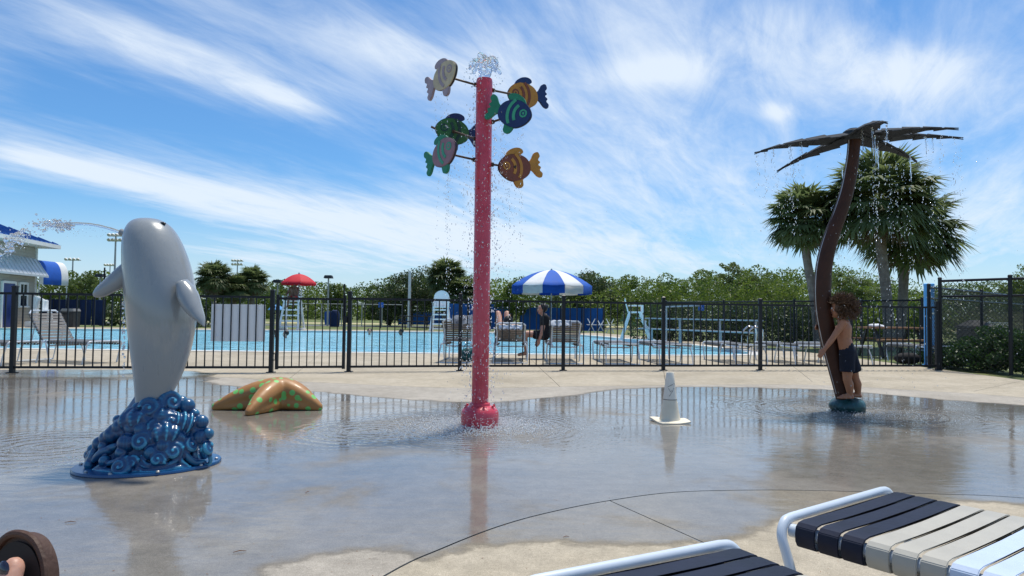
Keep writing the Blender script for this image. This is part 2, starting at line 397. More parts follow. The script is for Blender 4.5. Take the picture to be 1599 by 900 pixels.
def sheet(name, VV, T, z, mt, parent=None, skirt=0.0):
    u = np.unique(T); mp = np.full(len(VV), -1); mp[u] = np.arange(len(u))
    v = VV[u]; t = mp[T]
    a = v[t[:,1]]-v[t[:,0]]; b = v[t[:,2]]-v[t[:,0]]; fl = (a[:,0]*b[:,1]-a[:,1]*b[:,0]) < 0; t[fl] = t[fl][:,::-1]
    V3 = np.column_stack([v, np.full(len(v), z)])
    me = np_mesh(name, V3, t)
    w = dist_poly(WET, v[:,0], v[:,1])*np.where(in_poly(WET, v[:,0], v[:,1]), 1, -1)
    at = me.attributes.new('wet', 'FLOAT', 'POINT'); at.data.foreach_set('value', np.clip(w, -3, 3).astype(np.float32))
    if skirt:                                    # slab edges: real thickness at the joints
        bm = bmesh.new(); bm.from_mesh(me); es = [e for e in bm.edges if len(e.link_faces) == 1]
        r = bmesh.ops.extrude_edge_only(bm, edges=es)
        for q in r['geom']:
            if isinstance(q, bmesh.types.BMVert): q.co.z -= skirt
        bm.to_mesh(me); bm.free()
    return link(name, me, mt, parent)
def gridpts(x0, x1, y0, y1, s): 
    X_, Y2 = np.meshgrid(np.arange(x0, x1, s), np.arange(y0, y1, s)); X_ = X_.ravel()+rng.uniform(-.2,.2,X_.size)*s; Y2 = Y2.ravel()+rng.uniform(-.2,.2,Y2.size)*s
    return np.column_stack([X_, Y2])
DECK = np.array([(-34,-6),(14,-6),(14,10.2),(8.4,10.9),(8.4,19),(7.6,24),(6.5,30),(4.6,37.5),(-8,37.6),(-22,36.5),(-34,36)], float)
# lawn with a hole for the deck
VV, T, c = cdt([[(-900,-300),(900,-300),(900,1500),(-900,1500)], DECK], [], [], lambda x, y: ~in_poly(DECK, x, y))
tag(sheet('lawn', VV, T, -0.03, M_LAWN), kind='structure')
# filler that closes the joints from below
PAD_IN = offset_poly(PAD, -0.007); PAD_OUT = offset_poly(PAD, 0.004)
COP = offset_poly(POOL, 0.34)
VV, T, c = cdt([DECK, COP], [], [], lambda x, y: in_poly(DECK, x, y) & ~in_poly(COP, x, y))
tag(sheet('joint_bed', VV, T, -0.022, M_JOINT), kind='structure')
# the splash pad itself
P = gridpts(-10.5, 9.5, -0.8, 10.4, 0.17); P = P[in_poly(PAD_IN, P[:,0], P[:,1]) & (dist_poly(PAD_IN, P[:,0], P[:,1]) > .06)]
VV, T, c = cdt([PAD_IN], [], P, lambda x, y: in_poly(PAD_IN, x, y))
pad = tag(bpy.data.objects.new('splash_pad', None), kind='structure'); COL.objects.link(pad)
sheet('concrete_slab', VV, T, 0.0, M_CONC, pad, 0.02)
# deck slabs between radial joints
cuts = []
def cut(a, b, gap=0.007):
    a, b = np.array(a, float), np.array(b, float); cuts.append((a, b, gap))
def cpx(p, q, ext=(0.0, 0.0)):
    a, b = np.array(g2(*p)), np.array(g2(*q)); d = (b-a)/np.linalg.norm(b-a); cut(a-d*ext[0], b+d*ext[1])
cpx((952,782), (1100,848), (0.05, 7.5))
cpx((446,596), (507,548), (0.6, 4.5))
cpx((1040,603), (1036,577), (0.3, 5.2)); cpx((1262,591), (1243,576), (0.6, 5.2)); cpx((1540,607), (1600,594), (0.6, 3))
cpx((870,600), (840,572), (0.8, 5.0)); cut((-5.2,9.3), (-6.6,17.5))
cut((-6,1.0), (-9,-6)); cut((4.6,3.3),(5.5,-6))
for x in (-12.5, -18, -24): cut((x, 10.0 if x > -13 else 2), (x-1, 17))
cut((-34,14.6), (8.4,15.3))
def side(x, y): return [((b[0]-a[0])*(y-a[1])-(b[1]-a[1])*(x-a[0])) for a, b, g in cuts]
lines = []
for a, b, g in cuts:
    n = np.array([-(b-a)[1], (b-a)[0]]); n /= np.linalg.norm(n)
    for s in (-1, 1): lines.append((a+n*s*g/2, b+n*s*g/2))
def near_cut(x, y):
    k = np.zeros(np.shape(x), bool)
    for a, b, g in cuts:
        d = b-a; L = np.linalg.norm(d); t = ((x-a[0])*d[0]+(y-a[1])*d[1])/L
        k |= (np.abs((x-a[0])*d[1]-(y-a[1])*d[0])/L < g/2-1e-4) & (t > 0) & (t < L)
    return k
okf = lambda x, y: in_poly(DECK, x, y) & ~in_poly(PAD_OUT, x, y) & ~in_poly(COP, x, y)
P = gridpts(-13, 10, -1, 11.5, 0.33); P2 = gridpts(-34, 14, -6, 37, 1.4); P = np.vstack([P, P2])
P = P[okf(P[:,0], P[:,1]) & (dist_poly(PAD_OUT, P[:,0], P[:,1]) > .05)]
P = P[~near_cut(P[:,0], P[:,1])]
VV, T, c = cdt([DECK, PAD_OUT, COP], lines, P, lambda x, y: okf(x, y) & ~near_cut(x, y))
# split into connected slabs
par = list(range(len(T))); ed = {}
def find(i):
    while par[i] != i: par[i] = par[par[i]]; i = par[i]
    return i
cut_e = set()
for i, t in enumerate(T):
    for k in range(3):
        e = (min(t[k], t[k-1]), max(t[k], t[k-1]))
        if e in ed: par[find(i)] = find(ed[e])
        else: ed[e] = i
lab = np.array([find(i) for i in range(len(T))])
deck = tag(bpy.data.objects.new('pool_deck', None), kind='structure'); COL.objects.link(deck)
for l in np.unique(lab):
    if (lab == l).sum() > 3: sheet('concrete_slab', VV, T[lab == l], 0.0, M_DECK, deck, 0.02)
# pool: coping ring, basin and water
def ring_mesh(inner, outer, z0, z1, name, mt):
    n = len(inner); mb = MB()
    rg = [[(*p, z1) for p in outer], [(*p, z1) for p in inner], [(*p, z0) for p in inner]]
    return mb.loft(rg, False).build(name, mt)
M_BASIN = mat('pool_plaster', (0.30, 0.72, 0.85), 0.6, 0.06, 0.5)
tag(ring_mesh(POOL, offset_poly(COP, 0.002), -0.16, 0.012, 'pool_coping', M_COPING), kind='structure')
tag(ring_mesh(offset_poly(POOL, -0.002), offset_poly(POOL, 0.001), -1.3, -0.10, 'pool_basin', M_BASIN), kind='structure')
mt = bpy.data.materials.new('pool_water'); mt.use_nodes = True; N, L = mt.node_tree.nodes, mt.node_tree.links
b = N['Principled BSDF']; geo = N.new('ShaderNodeNewGeometry')
nz = N.new('ShaderNodeTexNoise'); nz.inputs['Scale'].default_value = 0.35; nz.inputs['Detail'].default_value = 4; L.new(geo.outputs['Position'], nz.inputs['Vector'])
rp = N.new('ShaderNodeValToRGB'); rp.color_ramp.elements[0].position = .35; rp.color_ramp.elements[1].position = .7
rp.color_ramp.elements[0].color = (0.22, 0.60, 0.78, 1); rp.color_ramp.elements[1].color = (0.34, 0.75, 0.90, 1); L.new(nz.outputs['Fac'], rp.inputs[0]); L.new(rp.outputs[0], b.inputs['Base Color'])
b.inputs['Roughness'].default_value = 0.06; b.inputs['IOR'].default_value = 1.33
mp = N.new('ShaderNodeMapping'); mp.inputs['Scale'].default_value = (1.0, 0.8, 1); L.new(geo.outputs['Position'], mp.inputs[0])
n2 = N.new('ShaderNodeTexNoise'); n2.inputs['Scale'].default_value = 2.2; n2.inputs['Detail'].default_value = 5; n2.inputs['Distortion'].default_value = 0.8; L.new(mp.outputs[0], n2.inputs['Vector'])
bp = N.new('ShaderNodeBump'); bp.inputs['Strength'].default_value = 1.0; bp.inputs['Distance'].default_value = 0.12; L.new(n2.outputs['Fac'], bp.inputs['Height']); L.new(bp.outputs[0], b.inputs['Normal'])
VV, T, c = cdt([POOL], [], [], lambda x, y: in_poly(POOL, x, y))
tag(sheet('pool_water', VV, T, -0.07, mt), kind='structure')
VV, T, c = cdt([POOL], [], [], lambda x, y: in_poly(POOL, x, y))
tag(sheet('pool_floor', VV, T, -1.3, M_BASIN), kind='structure')
# road and sandy field beyond the pool
M_ROAD = mat('asphalt', (0.13, 0.13, 0.135), 0.9, 0.15, 0.6)
M_SAND = mat('dry_field', (0.42, 0.37, 0.20), 0.95, 0.2, 0.2)
tag(MB().add([(-60,47,-.024),(40,47,-.024),(40,51,-.024),(-60,51,-.024)], [(0,1,2,3)]).build('service_road', M_ROAD), kind='structure')
tag(MB().add([(-60,56,-.024),(60,54,-.024),(60,60,-.024),(-60,62,-.024)], [(0,1,2,3)]).build('sandy_field', M_SAND), kind='structure')

# ------------------------------------------------------------------ picket fence and gate
M_BLACK = mat('black_powder_coat', (0.008, 0.0095, 0.014), 0.38, 0.25, 9, spec=0.4)
posts = [(-190,10.35), (22,10.72), (228,11.0), (425,11.32), (546,11.62), (719,12.08), (880,12.42), (1036,12.74), (1187,13.06), (1328,13.34), (1463,13.6)]
PP = [Gx(*p) for p in posts]
def picket_mesh(h):
    return MB().box((0,0,h/2), (0.017,0.017,h)).mesh('picket')
PK = picket_mesh(1.115); PK.materials.append(M_BLACK)
def picket_run(root, a, b, n_edge=0.07, pitch=0.122):
    L = (b-a).length; d = (b-a)/L; n = int(round((L-2*n_edge)/pitch)); ang = math.atan2(d.y, d.x)
    for i in range(n+1):
        p = a+d*(n_edge+(L-2*n_edge)*i/n)
        o = bpy.data.objects.new('picket', PK); COL.objects.link(o); o.parent = root
        o.location = (p.x-root.location.x, p.y-root.location.y, 0.09); o.rotation_euler.z = ang
def rails(root, a, b, zs=(0.085, 1.205), w=0.032):
    for z in zs: MB().bar(a+Vector((0,0,z)), b+Vector((0,0,z)), w, 0.036).build('rail', M_BLACK, root, False)
def post(root, p, h=1.30, w=0.062, cap=True):
    mb = MB().box(p+Vector((0,0,h/2)), (w,w,h)); o = mb.build('post', M_BLACK, root, False)
    if cap: MB().box(p+Vector((0,0,h+0.008)), (w+.014,w+.014,.016)).box(p+Vector((0,0,h+0.022)), (w,w,.014), None, .5).build('cap', M_BLACK, o, False)
    MB().box(p+Vector((0,0,.006)), (w+.06,w+.06,.012)).build('base_plate', M_BLACK, o, False)
def fence(idx, label):
    root = thing('picket_fence', PP[idx[0]], label, 'fence')
    for i, k in enumerate(idx):
        post(root, PP[k])
        if i:
            a, b = PP[idx[i-1]], PP[k]; d = (b-a).normalized()*0.033
            rails(root, a+d, b-d); picket_run(root, a, b, 0.12)
    return root
fence([0,1,2,3], 'black metal picket fence running behind the dolphin statue')
fence([4,5,6,7,8,9,10], 'long black metal picket fence running behind the red fish pole')
ga, gb = PP[3], PP[4]; d = (gb-ga).normalized()
gate = thing('picket_gate', ga+d*0.05, 'black metal picket gate between two close posts', 'gate')
a, b = ga+d*0.085, gb-d*0.085
for p in (a, b): MB().box(p+Vector((0,0,.65)), (.045,.045,1.20)).build('stile', M_BLACK, gate, False)
rails(gate, a+d*.0225, b-d*.0225, (0.085, 1.19)); picket_run(gate, a, b, 0.11, .112)
for z in (.25, 1.0): MB().tube([ga+d*.034+Vector((0,0,z-.05)), ga+d*.062+Vector((0,0,z-.05)), ga+d*.062+Vector((0,0,z+.05)), ga+d*.034+Vector((0,0,z+.05))], .012, 6).build('hinge', M_BLACK, gate)
MB().box(b+d*.02+Vector((0,-.03,.86)), (.07,.05,.11)).tube([b+Vector((0,-.05,.9)), b+Vector((0,-.05,1.28)), b+Vector((0,-.05,1.44))], [.012,.012,.012], 8).build('latch', M_BLACK, gate)
# white board tied to the pool side of the fence
M_BOARD = mat('white_board', (0.86, 0.87, 0.86), 0.5, 0.04, 2)
fa, fb = PP[2], PP[3]; fd = (fb-fa).normalized()
def fence_pt(px, z): # where an image column meets the fence between posts 2 and 3
    r = ray(px, 500); 
    den = r.x*fd.y-r.y*fd.x; t = ((fa.x)*fd.y-(fa.y)*fd.x)/den; p = CAM+r*t; return Vector((p.x, p.y, z))
p0, p1 = fence_pt(329, 0), fence_pt(414, 0); nrm = Vector((-fd.y, fd.x, 0))
zb, zt = 0.495, 1.085
board = thing('notice_board', (p0+p1)/2+nrm*.03+Vector((0,0,zb)), 'blank back of a white panel fixed behind the fence pickets', 'board')
MB().box((p0+p1)/2+nrm*.03+Vector((0,0,(zb+zt)/2)), ((p1-p0).length, .012, zt-zb), Matrix.Rotation(math.atan2(fd.y,fd.x),3,'Z')).build('panel', M_BOARD, board, False, bevel=.003)
for q in (p0+fd*.1, p1-fd*.1):
    for z in (zb+.08, zt-.08): MB().box(q+nrm*.014+Vector((0,0,z)), (.02,.02,.012)).build('clip', M_BOARD, board, False)

# ------------------------------------------------------------------ dolphin fountain on its wave
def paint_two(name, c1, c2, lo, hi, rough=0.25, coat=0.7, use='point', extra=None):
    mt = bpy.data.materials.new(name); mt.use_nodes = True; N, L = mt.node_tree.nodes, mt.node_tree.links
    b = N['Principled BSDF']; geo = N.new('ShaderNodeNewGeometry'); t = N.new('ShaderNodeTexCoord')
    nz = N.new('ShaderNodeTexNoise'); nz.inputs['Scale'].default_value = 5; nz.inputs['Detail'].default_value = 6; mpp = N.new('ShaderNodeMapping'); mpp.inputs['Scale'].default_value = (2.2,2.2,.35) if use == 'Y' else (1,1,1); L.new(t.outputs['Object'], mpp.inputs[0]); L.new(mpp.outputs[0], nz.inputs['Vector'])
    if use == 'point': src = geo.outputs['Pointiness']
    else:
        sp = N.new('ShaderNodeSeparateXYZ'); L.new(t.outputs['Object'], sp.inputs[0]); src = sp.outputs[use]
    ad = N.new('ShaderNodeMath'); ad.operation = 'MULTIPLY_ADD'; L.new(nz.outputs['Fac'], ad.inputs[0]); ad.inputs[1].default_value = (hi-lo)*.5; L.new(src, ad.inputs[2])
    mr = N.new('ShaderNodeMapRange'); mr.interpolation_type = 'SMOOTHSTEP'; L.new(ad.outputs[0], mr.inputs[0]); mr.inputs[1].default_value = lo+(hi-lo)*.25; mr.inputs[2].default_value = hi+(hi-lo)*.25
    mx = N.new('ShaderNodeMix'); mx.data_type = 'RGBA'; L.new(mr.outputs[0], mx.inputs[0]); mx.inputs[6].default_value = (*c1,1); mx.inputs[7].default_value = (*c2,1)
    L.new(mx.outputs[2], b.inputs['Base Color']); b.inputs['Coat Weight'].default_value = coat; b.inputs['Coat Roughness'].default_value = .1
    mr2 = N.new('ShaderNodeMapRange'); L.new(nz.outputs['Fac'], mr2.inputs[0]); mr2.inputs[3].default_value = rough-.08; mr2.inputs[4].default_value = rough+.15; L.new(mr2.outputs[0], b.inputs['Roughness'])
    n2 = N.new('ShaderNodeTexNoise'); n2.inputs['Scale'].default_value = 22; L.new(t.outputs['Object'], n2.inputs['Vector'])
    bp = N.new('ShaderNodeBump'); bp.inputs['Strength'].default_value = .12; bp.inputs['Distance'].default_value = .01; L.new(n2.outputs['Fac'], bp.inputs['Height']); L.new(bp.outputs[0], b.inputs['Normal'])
    MATS[name] = mt; return mt
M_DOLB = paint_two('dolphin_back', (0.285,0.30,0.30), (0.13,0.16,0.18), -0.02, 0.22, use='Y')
M_DOLF = mat('dolphin_flipper', (0.28,0.30,0.31), .3, .12, 4, .1, 20, coat=.6)
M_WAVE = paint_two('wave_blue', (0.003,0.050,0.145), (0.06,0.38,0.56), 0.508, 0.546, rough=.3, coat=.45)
M_PLATE = mat('wave_plate', (0.004,0.07,0.20), .35, .2, 5, coat=.5)
M_BOLT = mat('galvanised', (0.5,0.5,0.5), .4, .2, 8, metal=.8)
M_DARK = mat('near_black', (0.012,0.012,0.014), .3, .2, 8)
dol = thing('dolphin_statue', DOL, 'grey dolphin statue leaping from a curling blue wave base', 'statue')
DY = DOL.y
prof = [ # image row, left edge, right edge of the body
 (341,224,238),(343,211,250),(348,202,261),(356,196,271),(368,191.5,280),(385,189.5,289),(410,189.5,298.5),(440,191,306),(470,193,310),(500,196.5,309),(530,200,304),(560,204,296),(590,208,284),(615,210,271),(640,212,262),(668,216,252)]
rings = []
for y, l, r in crom(prof, 4):
    cY = DY + 0.05 - 0.10*((y-341)/330)                       # leans a little backwards at the head
    a, b = At(l, y, cY), At(r, y, cY); c = (a+b)/2; rx = (b-a).length/2*.895
    ry = rx*0.95
    ring = []
    for k in range(32):
        w = 2*math.pi*k/32; ring.append(c+Vector((math.cos(w)*rx, math.sin(w)*ry, 0)) + Vector((0,0,math.cos(w)*(b-a).z/2)))
    rings.append(ring)
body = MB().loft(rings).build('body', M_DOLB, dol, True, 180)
# beak on the far side, turned away from the viewer, with the spout beside it
bk = MB(); c = At(222, 372, DY+.05)
bk.tube([c+Vector((0,.12,.02)), c+Vector((-.03,.22,.03)), c+Vector((-.05,.30,.02)), c+Vector((-.06,.36,.01))], [.13,.085,.06,.03], 16, flat=.7)
bk.build('beak', M_DOLF, dol)
def flipper(path, name='flipper'):
    mb = MB(); rg = []
    for px, py, dy, hw, th, ang in crom(path, 5):
        c = At(px, py, DY+dy); u = Vector((math.cos(R(ang)),0,math.sin(R(ang)))); v = Vector((0,1,0)); ring = []
        for k in range(16):
            w = 2*math.pi*k/16; ring.append(c+u*math.cos(w)*hw+v*math.sin(w)*th)
        rg.append(ring)
    return mb.loft(rg).build(name, M_DOLF, dol, True, 180)
flipper([(206,424,.0,.080,.06,118),(190,433,-.02,.066,.05,118),(173,445,-.04,.052,.042,120),(158,455.5,-.05,.040,.035,126),(149.5,461,-.055,.022,.02,134),(147,463,-.055,.006,.006,134)])
flipper([(283,470,-.12,.02,.11,5),(284,440,-.12,.035,.05,25),(292,458,-.15,.062,.06,12),(299,478,-.18,.062,.055,0),(307.5,495,-.20,.050,.042,-12),(315,506,-.21,.020,.022,-25),(318.5,510,-.21,.004,.005,-25)][1:], 'fin')
def surf_disc(px, py, r, name, m_):
    c = At(px, py, DY)
    # march the ray to the body surface
    rr = ray(px, py); best = None
    bvh = BV
    hit = bvh.ray_cast(CAM, rr.normalized())
    p = hit[0] if hit[0] else c
    return MB().ball(p, (r, r*.55, r*.5), 12, 8).build(name, m_, dol)
from mathutils.bvhtree import BVHTree
BV = BVHTree.FromPolygons([v for rg in rings for v in rg], [(i*32+k, i*32+(k+1)%32, (i+1)*32+(k+1)%32, (i+1)*32+k) for i in range(len(rings)-1) for k in range(32)])
surf_disc(254, 349.5, .022, 'eye', M_DARK)
sp = At(191, 364, DY+.04)
MB().tube([sp+Vector((.03,0,-.01)), sp+Vector((-.012,0,.008))], .022, 12).build('spout', M_DOLF, dol)
# wave base: flange plate, mound, curls
WC = Vector((DOL.x, DOL.y, 0)); RX, RY = .392, .300
pl = MB(); pl.lathe([(0.001,0),(1,0),(1.0,.012),(.99,.018),(0.001,.018)], (0,0,0), 48)
pl.v = [(WC.x+.012+v[0]*.408+v[1]*.03, WC.y+v[1]*.36+v[0]*.045, v[2]+.002) for v in pl.v]
plate = pl.build('base_plate', M_PLATE, dol)
for w in (15, 75, 130, 188, 235, 262, 300, 340):
    c = WC+Vector((.012+math.cos(R(w))*.388, math.sin(R(w))*.343+math.cos(R(w))*.04, .02)); MB().lathe([(.011,0),(.011,.008),(.004,.012)], c, 8).build('bolt', M_BOLT, plate)
def mound(z):                                                  # half-widths and shift of the mound at height z
    t = min(max(z/.50, 0), 1); k = (1-t)**.75
    return RX*(.20+.80*k)*.93, RY*(.20+.80*k)*.93, .045*t, .0
def mpt(px, py, out=0.0):                                      # point on the mound front seen at a pixel
    Y = WC.y-RY
    for _ in range(14):
        p = At(px, py, Y); rx, ry, sx, sy = mound(p.z); q = (p.x-WC.x-sx)/rx
        Y2 = WC.y+sy-ry*math.sqrt(max(1-q*q, 0.02)); Y = Y*.4+Y2*.6
    p = At(px, py, Y-out); rx, ry, sx, sy = mound(p.z)
    n = Vector(((p.x-WC.x-sx)/rx**2, (p.y-WC.y-sy)/ry**2, .9/.5)); n.z = max(n.length*.35, .1); return p, n.normalized()
wv = MB(); rg = []
for i in range(24):
    z = .012+.50*i/23; rx, ry, sx, sy = mound(z); ring = []
    for k in range(48):
        w = 2*math.pi*k/48; nn = 1+.07*mnoise.noise(Vector((math.cos(w)*3, math.sin(w)*3, z*9)))+.03*math.sin(w*9+z*30)
        ring.append((WC.x+sx+math.cos(w)*rx*nn*.93, WC.y+sy+math.sin(w)*ry*nn*.93, z))
    rg.append(ring)
wv.loft(rg)
S = 1/244.0
def q4(x, y): return 100+x/5.29, 590+y/5.29
def spiral(x, y, r, turns=1.6, start=0, hand=1, tail=None, thick=.45, out=.02):
    px, py = q4(x, y); c, n = mpt(px, py, out); r *= S/5.29; u = n.cross(Vector((0,0,1))).normalized(); v = u.cross(n).normalized()*-1
    u = -u; v = n.cross(u).normalized()
    pts, rad = [], []; K = 26
    for i in range(K+1):
        t = i/K; rr = r*(1-.86*t); w = R(start)+hand*t*turns*2*math.pi
        pts.append(c+u*math.cos(w)*rr+v*math.sin(w)*rr+n*(.35*r*t)); rad.append(r*thick*(1-.45*t))
    if tail:
        tp = [mpt(*q4(*q), .004)[0] for q in tail]; K2 = len(tp)
        pr = [r*thick*(.25+.75*(i+1)/(K2+1)) for i in range(K2)]
        full = [tuple(p)+(q,) for p, q in zip(tp+[pts[0]], pr+[rad[0]])]
        sm = crom(full, 6); pts = [Vector(p[:3]) for p in sm[:-1]]+pts; rad = [float(p[3]) for p in sm[:-1]]+rad
    wv.tube(pts, rad, 12); wv.ball(pts[0], rad[0], 10, 8); wv.ball(pts[-1], rad[-1]*1.25, 10, 8); wv.ball(c-n*r*.35, r*.75, 14, 10)
def croissant(pts_, r, ribs=5):
    P_ = [mpt(*q4(*p), .0)[0] for p in pts_]; sm = crom([tuple(p) for p in P_], 40//(len(P_)-1)+4); K = len(sm); rad = []
    for i in range(K):
        t = i/(K-1); e = math.sin(math.pi*min(max(.12+.76*t, 0), 1))**.7; rad.append(r*S/5.29*e*(1+.10*math.cos(t*ribs*2*math.pi)))
    wv.tube([Vector(p) for p in sm], rad, 16); wv.ball(sm[0], rad[0]*1.02, 12, 8); wv.ball(sm[-1], rad[-1]*1.02, 12, 8)
def bulb(x, y, r):
    p, n = mpt(*q4(x, y), .0); wv.ball(p+n*.004, r*S/5.29, 18, 12)
spiral(885, 205, 88, 1.5, 200, -1, None, .36, -.0); spiral(705, 255, 72, 1.4, 160, -1, [(800,330),(790,240)], .42)
spiral(885, 362, 62, 1.5, 190, -1, None, .42); spiral(775, 415, 66, 1.5, 180, -1, [(880,480),(870,400)], .42)
spiral(640, 530, 72, 1.5, 20, 1, [(700,600),(720,560)], .40); spiral(900, 610, 62, 1.4, 20, 1, [(560,655),(650,730),(760,740),(860,720),(940,660)], .48)
spiral(770, 680, 50, 1.2, 340, 1, [(640,650),(690,720)], .5); spiral(470, 735, 72, 1.4, 60, -1, [(230,770),(300,730),(380,705),(440,690)], .42)
spiral(1050, 560, 62, 1.3, 30, 1, [(1190,720),(1120,690),(1080,640)], .45); spiral(225, 650, 60, 1.3, 60, -1, None, .5)
spiral(1190, 590, 45, 1.3, 90, 1, [(1150,730),(1210,690)], .5); spiral(560, 700, 44, 1.3, 30, 1, [(640,770),(600,740)], .45)
croissant([(860,355),(960,370),(1050,395),(1095,440)], 98, 6); croissant([(455,385),(540,360),(640,345),(690,360)], 84, 4); croissant([(690,500),(790,470),(880,470),(960,500)], 92, 4)
croissant([(330,510),(400,470),(480,455)], 60, 2); croissant([(250,680),(320,620),(400,585)], 40, 1); croissant([(280,650),(370,590),(440,560)], 34, 1)
croissant([(730,300),(800,320),(900,310)], 70, 2); croissant([(960,540),(1010,640),(1080,700),(1160,690)], 30, 1); croissant([(980,580),(960,680),(1040,750)], 24, 1)
croissant([(250,770),(360,775),(460,790),(600,770)], 30, 1); croissant([(620,790),(760,780),(900,750),(1040,740)], 28, 1)
for q in [(1015,235,62),(1130,368,58),(520,540,72),(1120,490,70),(1185,465,48),(400,475,62),(560,420,55),(1075,300,40),(940,560,40),(1195,560,34),(600,300,42),(210,720,36),(330,570,40),(640,430,60),(1060,480,60),(820,560,66),(720,620,56),(480,620,50),(340,690,44)]: bulb(*q)
for q in [(470,410,62),(425,440,58),(360,500,60),(300,545,56),(250,600,52),(520,350,60),(560,300,52),(215,640,44),(610,250,44),(450,350,40)]: bulb(*q)
for k in range(26):                                             # the far side carries the same rolling forms
    w = R(random.uniform(8, 172)); z = random.uniform(.04, .46); rx, ry, sx, sy = mound(z)
    c = WC+Vector((sx+math.cos(w)*rx, sy+math.sin(w)*ry, z)); wv.ball(c, random.uniform(.035,.06), 14, 10)
wv.v = [(x, y, max(z, .016)) for x, y, z in wv.v]
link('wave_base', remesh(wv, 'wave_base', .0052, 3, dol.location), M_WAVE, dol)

# ------------------------------------------------------------------ sea star
def spots(name, base1, base2, spot, scale, thr):
    mt = bpy.data.materials.new(name); mt.use_nodes = True; N, L = mt.node_tree.nodes, mt.node_tree.links
    b = N['Principled BSDF']; t = N.new('ShaderNodeTexCoord')
    vo = N.new('ShaderNodeTexVoronoi'); vo.inputs['Scale'].default_value = scale; vo.inputs['Randomness'].default_value = .75; L.new(t.outputs['Object'], vo.inputs['Vector'])
    lt = N.new('ShaderNodeMapRange'); L.new(vo.outputs['Distance'], lt.inputs[0]); lt.inputs[1].default_value = thr; lt.inputs[2].default_value = thr-.03
    nz = N.new('ShaderNodeTexNoise'); nz.inputs['Scale'].default_value = 5; nz.inputs['Detail'].default_value = 6; L.new(t.outputs['Object'], nz.inputs['Vector'])
    m1 = N.new('ShaderNodeMix'); m1.data_type = 'RGBA'; L.new(nz.outputs['Fac'], m1.inputs[0]); m1.inputs[6].default_value = (*base1,1); m1.inputs[7].default_value = (*base2,1)
    m2 = N.new('ShaderNodeMix'); m2.data_type = 'RGBA'; L.new(lt.outputs[0], m2.inputs[0]); L.new(m1.outputs[2], m2.inputs[6]); m2.inputs[7].default_value = (*spot,1)
    L.new(m2.outputs[2], b.inputs['Base Color']); b.inputs['Roughness'].default_value = .5; b.inputs['Coat Weight'].default_value = .08; b.inputs['Coat Roughness'].default_value = .15
    MATS[name] = mt; return mt
M_STAR = spots('sea_star_paint', (0.30,0.125,0.03), (0.46,0.225,0.065), (0.16,0.52,0.12), 12, .36)
sb = MB(); sc = Vector((STAR.x+.03, STAR.y+.12, 0)); sb.ball(sc+Vector((0,0,.13)), (.15,.15,.14), 16, 10)
for w, L_ in ((193,.60), (256,.50), (350,.44), (62,.50), (128,.52)):
    u = Vector((math.cos(R(w)), math.sin(R(w)), 0)); pts = []
    for i in range(9):
        t = i/8; pts.append((sc+u*L_*t+Vector((0,0,.175*(1-t**1.5)+.035)), .115*(1-t)+.040*t+.02*math.sin(t*math.pi)))
    chain(sb, pts, 14); chain(sb, [(Vector((p.x,p.y,p.z*.35)), r*.98) for p, r in pts], 14)
sb.v = [(x, y, max(z, .0)) for x, y, z in sb.v]
star = link('sea_star', remesh(sb, 'sea_star', .014, 8, sc), M_STAR, None, sc)
tag(star, 'low orange sea star with green spots lying on the wet pad', 'sculpture')

# ------------------------------------------------------------------ red pole with six painted fish
M_RED = mat('red_pole_paint', (0.56,0.030,0.055), .36, .14, 7, .08, 60, coat=.4, col2=(0.68,0.075,0.11))
M_ROD = mat('bronze_rod', (0.075,0.045,0.03), .5, .3, 20)
M_FEDGE = mat('fish_edge', (0.022,0.022,0.03), .5, .2, 10)
pole = thing('fish_fountain', POLE, 'tall red water pole carrying six painted flat fish', 'fountain')
PD = POLE.y; top = At(752, 123, PD); H = top.z
Pz = lambda z: Vector((POLE.x, POLE.y, z))
MB().tube([Pz(.05), Pz(H-.03), Pz(H-.006), Pz(H)], [.0735,.0735,.068,.05], 40).build('pole', M_RED, pole, True, 50)
ft = MB().lathe([(.075,.215),(.086,.212),(.090,.205),(.092,.19),(.128,.176),(.152,.155),(.164,.125),(.166,.06),(.160,.02),(.158,.0)], Pz(0), 40).build('footing', M_RED, pole, True, 35)
for k in range(8):
    w = 2*math.pi*k/8+.3; MB().lathe([(.016,0),(.016,.018),(.010,.024),(.010,.04)], Pz(.155)+Vector((math.cos(w)*.128, math.sin(w)*.128, 0)), 8).build('bolt', M_RED, ft)
for px, py in ((745,395),(745,435),(746,520),(744,560),(748,590),(757,640),(745,293)):      # spray nozzles on the pole
    c = At(px, py, PD-.0735); MB().tube([c+Vector((0,.01,0)), c+Vector((0,-.008,0))], [.014,.010], 10).build('nozzle', M_RED, pole)
PINK = {}
def ell(a, b, n=40, cx=0, cy=0, rot=0):
    c, s_ = math.cos(rot), math.sin(rot)
    return [(cx+a*math.cos(2*math.pi*k/n)*c-b*math.sin(2*math.pi*k/n)*s_, cy+a*math.cos(2*math.pi*k/n)*s_+b*math.sin(2*math.pi*k/n)*c) for k in range(n)]
def closed2(pts, n=5): return close_smooth(pts, n)
BODY = closed2([(.165,.01),(.13,.075),(.05,.118),(-.05,.112),(-.125,.07),(-.155,.0),(-.13,-.07),(-.05,-.112),(.05,-.118),(.13,-.065)])
TAIL = closed2([(-.13,.022),(-.175,.055),(-.215,.105),(-.255,.112),(-.268,.075),(-.245,.045),(-.262,.02),(-.238,.0),(-.262,-.025),(-.245,-.05),(-.268,-.08),(-.25,-.115),(-.21,-.10),(-.17,-.05),(-.13,-.022)], 4)
DORS = closed2([(.085,.085),(.06,.135),(.01,.165),(-.05,.172),(-.095,.155),(-.105,.125),(-.075,.105),(-.05,.09),(.02,.085)], 4)
